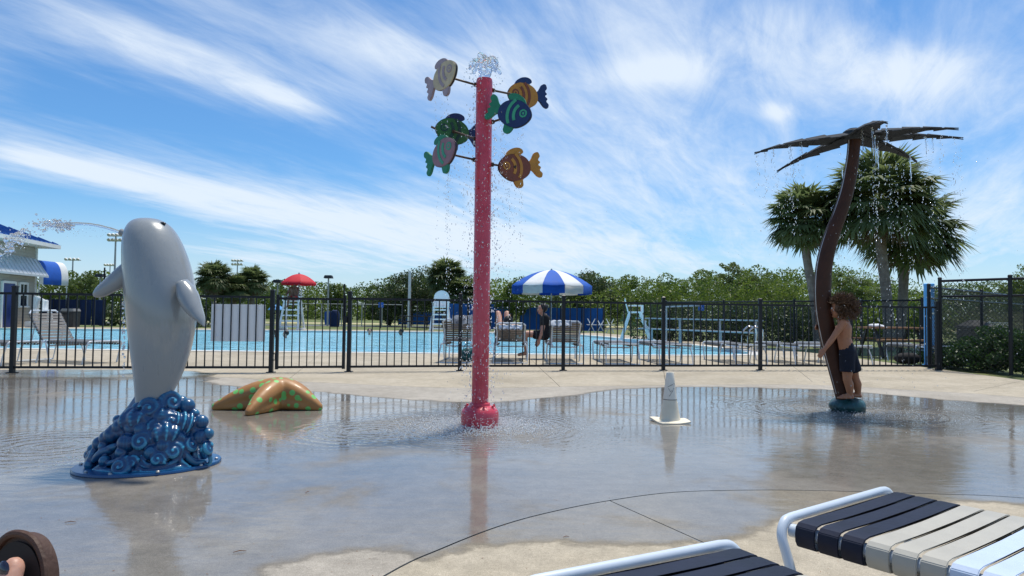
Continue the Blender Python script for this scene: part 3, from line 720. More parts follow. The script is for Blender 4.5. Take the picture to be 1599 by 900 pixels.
VENT = closed2([(.03,-.09),(.035,-.13),(.015,-.172),(-.02,-.185),(-.05,-.165),(-.055,-.12),(-.06,-.09)], 4)
def arc_band(r0, r1, a0, a1, cx, n=14):
    o = [(cx+r1*math.cos(R(a0+(a1-a0)*i/n)), r1*math.sin(R(a0+(a1-a0)*i/n))) for i in range(n+1)]
    return o+[(cx+.02+r0*math.cos(R(a1-(a1-a0)*i/n)), r0*math.sin(R(a1-(a1-a0)*i/n))*.98) for i in range(n+1)]
def fish(px, py, Y, cb, cf, cs, yaw, pitch, label, size=1.0, flip=1, back=False):
    mb_ = mat('paint_%d_%d_b' % (px, py), cb, .5, .14, 14, .1, 30); mf = mat('paint_%d_%d_f' % (px, py), cf, .5, .14, 14, .1, 30); ms = mat('paint_%d_%d_s' % (px, py), cs, .5, .12, 14)
    o = At(px, py, Y); u0 = Vector((math.cos(R(yaw)), math.sin(R(yaw)), 0))*flip; up = Vector((0,0,1)); c, s_ = math.cos(R(pitch)), math.sin(R(pitch))
    u = (u0*c+up*s_)*size; v = (up*c-u0*s_)*size
    w = u.cross(v).normalized()
    if w.y > 0: w = -w                                        # towards the viewer's side
    def pl_(poly, th, d=0): 
        q = MB(); n = len(poly); a = o+w*d
        return q.prism(poly, a, u, v, th)
    th = .034
    bd = pl_(BODY, th).build('fish', mb_, pole, False, bevel=.004); bd['label'] = label
    for nm, poly in (('tail', TAIL), ('dorsal_fin', DORS), ('belly_fin', VENT)): pl_(poly, th-.008).build(nm, mf, bd, False, bevel=.003)
    # dark core of the routed board, seen along the edge
    pl_([(x*1.012, y*1.012) for x, y in BODY], th*.55).build('edge', M_FEDGE, bd, False)
    for sd in (1, -1):
        d = sd*(th/2+.0015)
        pl_(ell(.036,.036,24,.088,.022), .004, d).build('eye', ms, bd, False)
        pl_(ell(.021,.021,20,.089,.022), .006, d).build('eye', mb_, bd, False)
        pl_(ell(.011,.011,16,.09,.022), .008, d).build('eye', ms, bd, False)
        for r_in in (.088, .148): pl_([(.098+(r_in+.022)*math.cos(R(138+84*i/12)), .012+(r_in+.022)*math.sin(R(138+84*i/12))) for i in range(13)]+[(.098+.006+r_in*math.cos(R(222-84*i/12)), .012+r_in*math.sin(R(222-84*i/12))) for i in range(13)], .004, d).build('stripe', ms, bd, False)
    return o, u, v, w
def arm(a, b): 
    a, b = Vector(a), Vector(b); d = (b-a).normalized()
    mb = MB().tube([a, b], .0095, 10); o = mb.build('arm', M_ROD, pole)
    MB().tube([a, a+d*.022], .02, 10).build('collar', M_ROD, o); MB().tube([b-d*.014, b+d*.004], .016, 10).build('collar', M_ROD, o)
def at_pole(px, py):                                          # where an arm leaves the pole
    z = At(px, py, PD).z; s_ = 1 if px > 752 else -1; return Pz(z)+Vector((s_*.07, 0, 0))
CRE, LIL = (0.56,0.47,0.31), (0.36,0.29,0.33); NAV = (0.012,0.035,0.13); GRN = (0.02,0.22,0.12); ORG = (0.50,0.22,0.03); MAU = (0.31,0.17,0.20); BRN = (0.20,0.055,0.028); DGR = (0.03,0.15,0.045)
F_ = [fish(695,119,PD-.10,CRE,LIL,LIL,-46,15,'cream fish with lilac fins, upper left of the pole',1.0),
      fish(817,150,PD+.28,ORG,NAV,BRN,30,-8,'orange fish with navy fins behind the navy fish',1.0,-1),
      fish(803,178,PD-.22,NAV,GRN,(0.05,0.36,0.20),-22,-20,'navy fish with green fins and stripes, right of the pole',.98),
      fish(707,206,PD+.26,DGR,NAV,(0.012,0.06,0.05),24,2,'dark green fish with a navy fin behind the mauve fish',1.02,-1),
      fish(694,239,PD-.16,MAU,GRN,(0.05,0.33,0.20),-46,15,'mauve fish with green fins, lower left of the pole',1.0),
      fish(804,262,PD-.02,BRN,ORG,ORG,28,-12,'brown fish with orange fins, lower right of the pole',1.0,-1)]
for (pa, i) in (((742,133),0), ((765,141),1), ((761,191),2), ((742,217),3), ((742,250),4), ((764,257),5)):
    o, u, v, w = F_[i]; a = at_pole(*pa)
    arm(a, o+w*(.018 if i in (3,5) else -.018))
# extra fins of the green fish and its nose bolt
MB().tube([F_[3][0]+F_[3][1]*.155, F_[3][0]+F_[3][1]*.205+Vector((0,0,.015))], .011, 8).build('bolt', M_ROD, pole)

# ------------------------------------------------------------------ traffic cone
M_CONE = mat('weathered_white_vinyl', (0.74,0.65,0.48), .55, .12, 9, .1, 30, col2=(0.80,0.73,0.58))
M_COLLAR = mat('white_cone_collar', (0.84,0.77,0.64), .5, .08, 12, .1, 40)
M_GRIME = mat('grime', (0.10,0.085,0.07), .8, .3, 30)
cone = thing('traffic_cone', CONE, 'weathered white traffic cone standing on the wet pad', 'traffic cone')
cb = MB().lathe([(.100,.018),(.094,.04),(.077,.13),(.0625,.212)], CONE, 32).build('lower_body', M_CONE, cone)
MB().lathe([(.0635,.214),(.053,.30),(.0425,.39),(.035,.458),(.032,.463),(.026,.462),(.024,.44)], CONE, 32).build('upper_body', M_COLLAR, cone)
MB().lathe([(.0640,.208),(.0648,.211),(.0642,.214)], CONE, 32).build('seam', M_GRIME, cone)
pts = []
for k in range(40):
    w = 2*math.pi*k/40+.35; r = .150/max(abs(math.cos(w)), abs(math.sin(w)))**.93; pts.append((r*math.cos(w+.2), r*math.sin(w+.2), .012*math.cos(2*w+.8)+.006*math.cos(w*3)))
bs = MB(); bs.loft([[CONE+Vector((x, y, z*.6+.0135-.012)) for x, y, z in pts], [CONE+Vector((x, y, z+.016)) for x, y, z in pts], [CONE+Vector((x*.93, y*.93, z*.9+.021)) for x, y, z in pts], [CONE+Vector((x*.7, y*.6, .022)) for x, y, z in pts]])
bs.v = [(x, y, max(z, .001)) for x, y, z in bs.v]
bs.build('base', M_CONE, cone)
for path in ([(1041,604),(1046,601),(1049,600)], [(1042,606),(1045,611),(1051,606)], [(1043,618),(1049,609)], [(1052,600),(1051,598)]):
    q = []
    for px, py in path:
        p = At(px, py, CONE.y); rz = .0640-(p.z-.214)*.118; dx = p.x-CONE.x; q.append(Vector((p.x, CONE.y-math.sqrt(max(rz*rz-dx*dx, 1e-4))-.0005, p.z)))
    MB().tube(q, .0022, 6).build('scuff', M_GRIME, cone)

# ------------------------------------------------------------------ palm-shaped water feature
M_TRUNK = mat('brown_steel', (0.042,0.016,0.008), .6, .3, 6, .15, 25, coat=.06, spec=.3, col2=(0.070,0.026,0.013))
M_FROND = mat('grey_green_metal', (0.055,0.062,0.070), .85, .25, 12, .1, 40, spec=.15)
M_ROCK = mat('teal_rock', (0.012,0.07,0.07), .55, .4, 18, .8, 28, coat=.3)
pf = thing('palm_fountain', PALM, 'brown steel palm tree water feature with drooping metal fronds', 'fountain')
TY = PALM.y
tr = [(1321,632,15.5),(1314,605,15),(1303,565,15),(1293,525,15.5),(1286,485,15.5),(1284.5,445,15.5),(1288,408,15),(1298,370,14),(1311,335,13),(1322,300,12.5),(1329,265,12),(1333,232,11.5),(1334,202,12)]
K = F_PX/TY
sm = crom([(*At(x, y, TY), r/K*.82) for x, y, r in tr], 6)
trunk = MB().tube([Vector(p[:3]) for p in sm], [float(p[3]) for p in sm], 24).build('trunk', M_TRUNK, pf, True, 50)
# weld seam along the outer edge, coloured pale to paint in its highlight
MB().tube([Vector((p[0]-p[3]*.96, p[1]-p[3]*.25, p[2])) for p in sm[4:]], .006, 6).build('seam', mat('pale_highlight_steel', (0.45,0.42,0.40), .35, .2, 20, metal=.5), trunk)
hub = At(1334, 212, TY)
hb = MB().lathe([(.10,-.05),(.115,-.03),(.115,.04),(.09,.06)], hub, 20); hb.build('hub', M_FROND, pf)
def frond(tip, dy, sag, wid, n=9, roll=0.0):
    T_ = At(tip[0], tip[1], TY+dy); a = hub+Vector((0,0,.02)); d = T_-a; hd = Vector((d.x, d.y, 0)).normalized(); side_ = Vector((-hd.y, hd.x, 0))
    side_ = (side_+Vector((0,0,1))*roll).normalized()
    root = None
    for i in range(n):
        t0, t1 = max(0, i/n-.03), min(1, (i+1)/n+.045)
        def sp(t): return a+d*t+Vector((0,0,sag*4*t*(1-t)))
        def wd(t): return wid*(0.45+.55*math.sin(math.pi*min(1, t*1.15+.18)))*(1-t**5*.9)
        w0, w1 = wd(t0), wd(t1)*.80
        p0_, p1_ = sp(t0), sp(t1); up = Vector((0,0,1)); lift = up*(.012*(i % 2)-.018*i/n)
        mb = MB()
        for s in (-1, 1):
            q = [p0_+lift, p0_+side_*s*w0-up*w0*.55+lift, p1_+side_*s*w1-up*w1*.62, p1_-up*.006]
            nrm_ = (q[1]-q[0]).cross(q[3]-q[0]).normalized()*.004
            mb.add([v+nrm_ for v in q]+[v-nrm_ for v in q], [(0,1,2,3),(7,6,5,4),(0,4,5,1),(1,5,6,2),(2,6,7,3),(3,7,4,0)])
        if root is None: root = mb.build('frond', M_FROND, pf, False)
        else: mb.build('leaf_plate', M_FROND, root, False)
    MB().tube([a+d*t+Vector((0,0,sag*4*t*(1-t)-.02)) for t in [k/10 for k in range(11)]], [.018*(1-.07*k) for k in range(11)], 8).build('spine', M_FROND, root)
frond((1178,238), -.10, .05, .125, 9, .12); frond((1213,267), .62, .05, .12, 8); frond((1497,200), -.42, .04, .11, 10, -.1); frond((1504,215), .12, .03, .11, 10, -.1)
frond((1432,252), .80, .05, .12, 8); frond((1386,190), -1.0, .06, .125, 8)
rk = MB(); rk.ball((PALM.x, PALM.y, .055), (.185,.20,.098), 28, 16)
rk.v = [(x+.02*mnoise.noise(Vector((x*9,y*9,z*9))), y+.02*mnoise.noise(Vector((x*9+5,y*9,z*9))), min(max(z+.014*mnoise.noise(Vector((x*14,y*14,z*14+3))), 0), .142+.004*mnoise.noise(Vector((x*20,y*20,0))))) for x, y, z in rk.v]
rk.build('rock_base', M_ROCK, pf, True, 60)

# ------------------------------------------------------------------ people
def skin(name, c): return mat(name, c, .5, .08, 30, .08, 90, sub=.12)
M_SKIN1 = skin('tan_skin', (0.42,0.175,0.085)); M_SKIN2 = skin('fair_skin', (0.50,0.27,0.19)); M_SKIN3 = skin('brown_skin', (0.16,0.07,0.04))
M_NAVYC = mat('navy_cloth', (0.008,0.010,0.02), .85, .3, 25, .3, 60); M_BLKC = mat('black_cloth', (0.01,0.01,0.012), .85, .3, 25, .3, 60)
M_HAIRB = mat('light_brown_hair', (0.085,0.042,0.02), .55, .4, 40, col2=(0.17,0.09,0.045)); M_HAIRD = mat('dark_hair', (0.012,0.009,0.008), .5, .3, 40)
M_EYEW = mat('eye_white', (0.7,0.68,0.65), .3, .03); M_LIP = mat('lip', (0.35,0.12,0.10), .5, .1)
M_REDC = mat('red_cloth', (0.45,0.02,0.02), .8, .2, 20, .2, 60)
def head_shape(mb, c, h, fwd, up=Vector((0,0,1))):       # skull, jaw, nose, ears around a centre; h is the head height
    f = fwd.normalized(); u = up.normalized(); s = f.cross(u).normalized(); u = s.cross(f)
    rot = Matrix((f, s, u)).transposed()
    mb.ball(c+u*h*.10, (h*.42, h*.36, h*.40), 18, 12, rot); mb.ball(c-u*h*.20+f*h*.10, (h*.28, h*.27, h*.30), 14, 10, rot)
    mb.tube([c+f*h*.40+u*h*.02, c+f*h*.50-u*h*.10, c+f*h*.40-u*h*.14], [h*.035,h*.06,h*.05], 8)
    mb.ball(c+f*h*.33-u*h*.24, (h*.07,h*.11,h*.05), 10, 8, rot); mb.ball(c+f*h*.30-u*h*.40, (h*.09,h*.10,h*.08), 10, 8, rot)
    for k in (-1, 1): mb.ball(c+s*k*h*.355-u*h*.04-f*h*.02, (h*.07,h*.035,h*.11), 10, 8, rot); mb.ball(c+s*k*h*.17+f*h*.33+u*h*.02, h*.07, 8, 6)
    return f, s, u
def face_bits(root, c, h, f, s, u):
    for k in (-1, 1):
        p = c+s*k*h*.155+f*h*.385+u*h*.01; e = MB().ball(p, h*.05, 10, 8).build('eye', M_EYEW, root); MB().ball(p+f*h*.032, h*.028, 8, 6).build('iris', M_DARK, e)
        MB().tube([c+s*k*h*.08+f*h*.42+u*h*.11, c+s*k*h*.16+f*h*.415+u*h*.135, c+s*k*h*.25+f*h*.37+u*h*.11], h*.018, 6).build('eyebrow', M_HAIRD, root)
    MB().tube([c-s*h*.11+f*h*.37-u*h*.235, c+f*h*.42-u*h*.245, c+s*h*.11+f*h*.37-u*h*.235], [h*.012,h*.028,h*.012], 8).build('mouth', M_LIP, root)
def hand(mb, wrist, d, palm_n, L, curl=.35, thumb=1):    # palm, four fingers of unequal length and a thumb
    d = d.normalized(); n = (palm_n-d*palm_n.dot(d)).normalized(); s = d.cross(n).normalized()
    for k in range(4):
        off = s*(k-1.5)*L*.125; chain(mb, [(wrist+off*.55, L*.085), (wrist+d*L*.45+off, L*.085)], 8)
        fl = L*(.42,.50,.47,.37)[k]; b = wrist+d*L*.47+off*1.05; d1 = (d+n*curl).normalized(); d2 = (d+n*curl*2.6).normalized()
        chain(mb, [(b, L*.062), (b+d1*fl*.5, L*.056), (b+d1*fl*.5+d2*fl*.5, L*.045)], 8)
    t0 = wrist+d*L*.12-s*thumb*L*.17; t1 = t0+(d*.7-s*thumb*.7+n*.3).normalized()*L*.26; chain(mb, [(t0, L*.08), (t1, L*.065), (t1+(d+n*.3).normalized()*L*.2, L*.05)], 8)
def curly_hair(mb, c, r, n, seed, f, cut=.25, length=.05):
    rd = random.Random(seed)
    for i in range(n):
        z = rd.uniform(-.75, 1); w = rd.uniform(0, 2*math.pi); q = math.sqrt(1-z*z); dv = Vector((q*math.cos(w), q*math.sin(w), z))
        if dv.dot(f) > cut and z < .45: continue
        base = c+Vector((dv.x*r[0], dv.y*r[1], dv.z*r[2]))*.72; ln = rd.uniform(.6, 1.25)*length; a_, b_ = frame_at(dv); ph = rd.uniform(0, 6.28); pts = []
        tip = (dv+Vector((0,0,-.55))*rd.uniform(.2,1)+a_*rd.uniform(-.4,.4)).normalized()
        for k in range(7):
            t = k/6; pts.append(base+dv*ln*1.1*t*(1-t*.4)+tip*ln*t*t+(a_*math.cos(ph+t*8)+b_*math.sin(ph+t*8))*ln*.19)
        mb.tube(pts, [r[0]*.042*(1-.75*k/6)+.0012 for k in range(7)], 4)
# child hugging the trunk, back turned
CY = TY-.10; kx = F_PX/CY
def C(px, py, dy=0.0): return At(px, py, CY+dy)
cb_ = MB(); fdir = Vector((-.86,.50,0)); ldir = Vector((-.50,-.86,0))
pel = C(1324, 552); chest = C(1318, 513); neck = C(1314, 498); headc = C(1311.5, 482.5); hh = .20
for k, sgn in (('l', 1), ('r', -1)):
    hp = pel+ldir*.052*sgn
    chain(cb_, [(hp, .073), (chest+ldir*.045*sgn+Vector((0,0,-.11)), .066), (chest+ldir*.05*sgn, .074), (chest+ldir*.062*sgn+Vector((0,0,.045)), .058)], 12)
    sh = chest+ldir*.118*sgn+Vector((0,0,.058)); chain(cb_, [(neck-Vector((0,0,.025)), .042), (sh, .042)], 10)
    if k == 'l':
        el = C(1301.5, 527, -.12); wr = C(1288, 545.5, -.13); chain(cb_, [(sh, .040), ((sh+el)/2, .037), (el, .030), ((el*.6+wr*.4), .030), (wr, .020)], 10)
        hand(cb_, wr, C(1282, 553, -.13)-wr, Vector((.6,.7,-.3)), .115, .25, 1)
        kn = C(1323, 593, -.05); an = C(1327.5, 622, -.03); toe = C(1307, 627.5, -.05)
    else:
        el = C(1302, 519, .16); wr = C(1279, 512, .17); chain(cb_, [(sh, .040), ((sh+el)/2, .037), (el, .030), (wr, .020)], 10)
        hand(cb_, wr, Vector((-.9,-.5,.1)), Vector((0,-1,0)), .115, .5, -1)
        kn = C(1335, 591, .07); an = C(1340, 620.5, .09); toe = C(1322, 625.5, .11)
    an.z = max(an.z, .185); toe.z = .155
    chain(cb_, [(hp, .070), ((hp+kn)/2, .060), (kn, .044), (kn*.62+an*.38+Vector((.010,0,0)), .046), (an, .028)], 12)
    heel = an+Vector((.018,0,0)); heel.z = .163; ft_ = (toe-heel); ft_.z = 0; fl = ft_.normalized()*.165; sdv = Vector((-fl.y, fl.x, 0)).normalized()
    chain(cb_, [(an, .028), (heel, .022)], 10); chain(cb_, [(an-Vector((0,0,.012)), .025), (heel+fl*.55+Vector((0,0,.008)), .024)], 10)
    for q in range(5):
        o_ = sdv*(q-2)*.0135; chain(cb_, [(heel+o_*.5, .019), (heel+fl*.62+o_, .017), (heel+fl*(.92-.05*abs(q-(1 if k == 'l' else 3)))+o_*1.05-Vector((0,0,.009)), .0085)], 8)
chain(cb_, [(neck-Vector((0,0,.03)), .042), (headc-Vector((0,0,.05)), .036)], 10)
hf, hs, hu = head_shape(cb_, headc, hh, Vector((-.93,.36,.02)))
child = thing('person', (pel.x, pel.y, .142), 'barefoot child in dark shorts hugging the brown steel palm trunk', 'person')
bod = link('body', remesh(cb_, 'body', .0062, 4, child.location), M_SKIN1, child)
face_bits(child, headc, hh, hf, hs, hu)
hr = MB(); hc = headc+Vector((.030,-.012,.012)); hr.ball(hc, (.102,.104,.100), 20, 14)
curly_hair(hr, hc, (.125,.125,.120), 1500, 5, hf, .45, .048)
hr.build('hair', M_HAIRB, child, True, 60)
so = MB()
for sgn in (1, -1):
    hp = pel+ldir*.050*sgn+Vector((-.004,0,.015)); kn = C(1323, 581, -.05) if sgn == 1 else C(1334.5, 580, .07)
    chain(so, [(hp+Vector((-.008,0,.062)), .068), (hp, .080)], 16)
    so.tube([hp+Vector((0,0,.02)), (hp+kn)/2, kn], [.080,.077,.074], 20)
so_me = remesh(so, 'shorts', .008, 4, child.location); link('shorts', so_me, M_NAVYC, child)

# ------------------------------------------------------------------ pool loungers
M_FRAMEW = mat('white_powder_coat', (0.56,0.63,0.70), .38, .06, 5, coat=.3)
M_SNAVY = mat('navy_vinyl_strap', (0.007,0.011,0.028), .5, .3, 9, .06, 40, spec=.3)
M_SBEIGE = mat('beige_vinyl_strap', (0.42,0.40,0.34), .48, .06, 9, .06, 40); M_SWHITE = mat('white_vinyl_strap', (0.52,0.61,0.74), .36, .05, 9, .06, 40, coat=.2)
M_SGREY = mat('grey_vinyl_strap', (0.13,0.125,0.12), .5, .1, 9)
def strap_poly():
    o = [(-.24,.331),(-.285,.329),(-.312,.334),(-.322,.350),(-.3235,.372),(-.319,.392),(-.305,.403),(-.28,.4065),(-.15,.4035),(0,.402)]
    o = o + [(-x, z) for x, z in o[-2::-1]]; n = len(o); inn = []
    for i in range(n):
        a, b = Vector(o[max(i-1,0)]), Vector(o[min(i+1,n-1)]); t = (b-a).normalized(); inn.append((o[i][0]+t.y*.0045, o[i][1]-t.x*.0045))
    return o+inn[::-1]
SP = strap_poly(); SP_ME = {}
def strap_mesh(m_, wd=.061):
    if m_.name not in SP_ME:
        me = MB().prism(SP, (0,0,0), Vector((0,1,0)), Vector((0,0,1)), wd).mesh('strap', smooth=True, angle=30, bevel=.003); me.materials.append(m_); SP_ME[m_.name] = me
    return SP_ME[m_.name]
def hoop(L0, w=.345, lean=.11, zt=.402, r=.0145, foot=.0):
    pts = [(L0+lean,-w,.004),(L0+lean*.65,-w-.004,.15),(L0+lean*.2,-w,.30),(L0+.0,-w+.004,.36),(L0-.008,-w+.03,.395),(L0-.01,-w+.07,zt)]
    full = crom(pts, 5); full = [Vector(p) for p in full]; return full+[Vector((p.x, -p.y, p.z)) for p in full[::-1]]
def lounger(loc, rz, label, straps_fn, back=30, detail=True, group='strap loungers on the pool deck', name='pool_lounger'):
    root = thing(name, loc, label, 'lounger', group); root.rotation_euler.z = rz
    def put(n_, mb, m_, par=root, **k):
        o = link(n_, mb.mesh(n_, (0,0,0), True, 50), m_, par); return o
    seg = 10 if detail else 6
    LB = 1.16
    put('leg_frame', MB().tube(hoop(-.03), .0145, seg), M_FRAMEW)
    put('leg_frame', MB().tube(hoop(1.02, lean=-.12, zt=.30), .0145, seg), M_FRAMEW)
    for s in (-1, 1): put('side_rail', MB().tube([(-.028,s*.30,.372),(.0,s*.296,.372),(LB,s*.296,.372),(1.80,s*.296,.368)], .019, seg), M_FRAMEW)
    put('skid', MB().tube([(1.62,-.32,.37),(1.70,-.34,.2),(1.76,-.34,.004),(1.76,.34,.004),(1.70,.34,.2),(1.62,.32,.37)], .0145, seg), M_FRAMEW)
    a = R(back); bl = .70; ca, sa = math.cos(a), math.sin(a)
    bk_ = put('back_frame', MB().tube([(LB,-.285,.385)]+[(LB+ca*t,-.285,.385+sa*t) for t in (.2,.45,bl-.06)]+[(LB+ca*bl,-.23,.385+sa*bl),(LB+ca*bl,.23,.385+sa*bl)]+[(LB+ca*t,.285,.385+sa*t) for t in (bl-.06,.45,.2)]+[(LB,.285,.385)], .017, seg), M_FRAMEW)
    if back > 8:
        for s in (-1,1): put('strut', MB().tube([(LB+ca*.42,s*.27,.385+sa*.42),(LB+ca*.42+.05,s*.29,.37)], .010, 6), M_FRAMEW, bk_)
    n1 = int((LB-.03)/.068)
    if detail:
        for i in range(n1):
            o = bpy.data.objects.new('strap', strap_mesh(straps_fn(i))); COL.objects.link(o); o.parent = root; o.location = (.030+i*.068, 0, 0)
    # straps of the raised back (and of far loungers) as one woven panel
    mb = MB()
    if not detail:
        for i in range(n1): mb.prism(SP, (.030+i*.068,0,0), Vector((0,1,0)), Vector((0,0,1)), .050)
        tag(put('seat_straps', mb, straps_fn(5)), kind='stuff'); mb = MB()
    u = Vector((ca,0,sa)); nv = Vector((-sa,0,ca))
    for i in range(int((bl-.04)/.068)): 
        c = Vector((LB,0,.385))+u*(.05+i*.068)+nv*.019
        mb.box(c, (.052,.585,.006), Matrix.Rotation(-a,3,'Y'))
        for s in (-1,1): mb.box(c+Vector((0,s*.303,0))-nv*.018, (.052,.006,.04), Matrix.Rotation(-a,3,'Y'))
    tag(put('back_straps', mb, straps_fn(20)), kind='stuff')
    return root
def front1(i): return M_SNAVY if i < 3 else M_SBEIGE if i < 6 else M_SWHITE if i < 15 else M_SNAVY
def front2(i): return M_SNAVY if i < 3 else M_SBEIGE if i < 6 else M_SWHITE
lounger((1.085,2.255,0), math.atan2(-.80,.60), 'strap lounger at right with navy, beige and pale blue straps in full view', front1, 30)
lounger((.322,1.69,0), math.atan2(-.884,.468), 'strap lounger cut by the bottom edge, navy straps at its end', front2, 30)
lounger((-.70,1.22,0), math.atan2(-.94,.36), 'strap lounger under the photographer\'s sandalled foot at lower left', front2, 35)
grey = lambda i: M_SGREY
# loungers beyond the fence
def far_lounger(px, Y, rz, back, label): return lounger(Gx(px, Y), R(rz), label, grey, back, False)
far_lounger(163, 12.75, 159, 52, 'grey strap lounger with raised back, left of the dolphin, behind the fence')
far_lounger(38, 12.3, 168, 3, 'grey strap lounger at the far left edge behind the fence')
far_lounger(727, 15.7, -92, 42, 'raised-back lounger behind the fence, just left of the red pole')
far_lounger(798, 15.8, -90, 36, 'raised-back lounger behind the fence, just right of the red pole')
far_lounger(874, 15.8, -89, 41, 'raised-back lounger beside the seated person in black')
flat_px = (950, 1020, 1121, 1200, 1262)
for i, px in enumerate(flat_px):
    far_lounger(px, 15.9+.12*i, -88+2*i, 2, ['flat grey lounger, first of the row right of the striped umbrella', 'flat grey lounger, second of the row right of the striped umbrella',
        'flat grey lounger, third of the row right of the striped umbrella', 'flat grey lounger, fourth of the row right of the striped umbrella', 'flat grey lounger just left of the steel palm trunk behind the fence'][i])
far_lounger(1405, 16.4, -84, 3, 'flat lounger with a dark bag under the picnic table at right')

# the photographer's foot in a sandal, heel on the lounger
M_SANDAL = mat('brown_leather', (0.06,0.028,0.016), .6, .3, 14, .2, 60); M_INSOLE = mat('dark_insole', (0.016,0.011,0.009), .7, .3, 20); M_NAIL = mat('dark_nail_polish', (0.012,0.012,0.03), .2, .2, 20, coat=.8); M_STRAPP = mat('mauve_strap', (0.30,0.13,0.13), .6, .1, 20)
tipc = At(30, 833, 1.0); ax = Vector((-.10,.22,.97)).normalized(); wd_ = Vector((1,-.25,.06)); wd_ = (wd_-ax*wd_.dot(ax)).normalized(); nn = wd_.cross(ax).normalized()
if nn.y > 0: nn = -nn                                    # towards the viewer: the foot's upper side
SL = .255; heelp = tipc-ax*SL
leg = thing('person', heelp, 'foot of a reclining person in a brown sandal at lower left', 'person')
outl = closed2([(0,SL),(.030,SL-.012),(.050,SL-.045),(.054,SL-.09),(.046,SL-.15),(.040,.05),(.030,.012),(0,0),(-.030,.012),(-.038,.05),(-.040,SL-.15),(-.050,SL-.09),(-.046,SL-.04),(-.026,SL-.008)], 6)
so_ = MB().prism(outl, heelp-nn*.012, wd_, ax, .024).build('sandal_sole', M_SANDAL, leg, True, 40, .004)
MB().prism([(x*.90, .013+(y-.013)*.955) for x, y in outl], heelp+nn*.0015, wd_, ax, .004).build('insole', M_INSOLE, so_, True, 40)
rim = [heelp+wd_*x+ax*y+nn*.002 for x, y in outl]; MB().tube(rim, .0055, 8, closed=True).build('rim', M_SANDAL, so_)
fm = MB(); B0 = heelp+nn*.02
chain(fm, [(B0+ax*.03, .032), (B0+ax*.10+nn*.012, .034), (B0+ax*.16+nn*.006, .030)], 12); chain(fm, [(B0+ax*.03+nn*.03, .034), (B0+ax*.09+nn*.035, .034), (B0+ax*.16+nn*.015-wd_*.015, .026)], 12)
toes = [(.020,.212,.0165),(-.004,.208,.0105),(-.020,.198,.0095),(-.034,.186,.009),(-.046,.170,.0085)]
for x, y, r in toes:
    b0 = B0+wd_*x*.8+ax*.13; chain(fm, [(b0, .020), (B0+wd_*x+ax*(y-.045)+nn*.012, r*.95), (B0+wd_*x+ax*(y-.016)+nn*.008, r), (B0+wd_*x+ax*y+nn*.002, r*.86)], 10)
knee = Vector((-.36,.36,.70)); hip = Vector((-.10,-.34,.52)); ank = B0+ax*.045+nn*.075
chain(fm, [(B0+ax*.03+nn*.01, .034), (ank, .038), (ank*.8+knee*.2, .038), (ank*.45+knee*.55-Vector((0,0,.015)), .055), (knee, .058), ((knee+hip)/2, .075), (hip, .09)], 14)
link('body', remesh(fm, 'body', .0045, 4, leg.location), M_SKIN2, leg)
for x, y, r in toes:
    c = B0+wd_*x+ax*(y-.001)+nn*(r*.80+.004); MB().ball(c, (r*.62, r*.72, r*.22), 10, 6, Matrix((wd_, ax, nn)).transposed()).build('toenail', M_NAIL, leg)
st = [B0-nn*.02+wd_*(.052*math.cos(w))+ax*.150+nn*(.062*max(math.sin(w),0)) for w in [math.pi*k/16 for k in range(17)]]
MB().tube(st, .012, 10, flat=1.6).build('sandal_strap', M_STRAPP, leg)

# ------------------------------------------------------------------ vegetation builders
def leaf_quads(C_, size, aspect=.55, tri=False):          # randomly turned leaf-sized faces at centres C_
    n = len(C_); a = rng.normal(size=(n,3)); a /= np.linalg.norm(a, axis=1)[:,None]
    b = np.cross(a, rng.normal(size=(n,3))); b /= np.linalg.norm(b, axis=1)[:,None]
    s = (size*rng.uniform(.6,1.4,n))[:,None]
    V = np.stack([C_-a*s*.5, C_+b*s*aspect*.5, C_+a*s*.5, C_-b*s*aspect*.5], 1).reshape(-1,3)
    return V, np.arange(4*n).reshape(-1,4)
def clump_pts(c, r, n, shell=.5):                          # points in an ellipsoid, denser to its skin
    d = rng.normal(size=(n,3)); d /= np.linalg.norm(d, axis=1)[:,None]
    return np.array(c)+d*np.array(r)*(rng.uniform(0,1,n)[:,None]**(1/3)*(1-shell)+shell*rng.uniform(.75,1.05,n)[:,None])
def join_np(parts):
    V, Fs, o = [], [], 0
    for v, f in parts: V.append(v); Fs.append(f+o); o += len(v)
    return np.vstack(V), np.vstack(Fs)
L_DARK = leafmat('dark_leaf', (0.028,0.048,0.016), (0.085,0.13,0.038), .9, .35)
L_MID = leafmat('mid_leaf', (0.045,0.095,0.012), (0.21,0.275,0.04), .22, .5)
L_PALE = leafmat('pale_pine', (0.075,0.125,0.032), (0.22,0.27,0.075), .35, .5)
L_HEDGE = leafmat('hedge_leaf', (0.014,0.045,0.009), (0.050,0.11,0.02), 3.0, .3)
L_PALM = leafmat('palm_leaf', (0.085,0.125,0.050), (0.22,0.26,0.095), 1.2, .5)
L_DEAD = leafmat('dead_frond', (0.10,0.075,0.045), (0.22,0.17,0.11), 2.0, .2)
M_BARK = mat('palm_bark', (0.16,0.13,0.11), .9, .25, 7, .8, 18, col2=(0.27,0.235,0.20)); M_BARKD = mat('dark_bark', (0.06,0.045,0.035), .9, .3, 6, .6, 14)
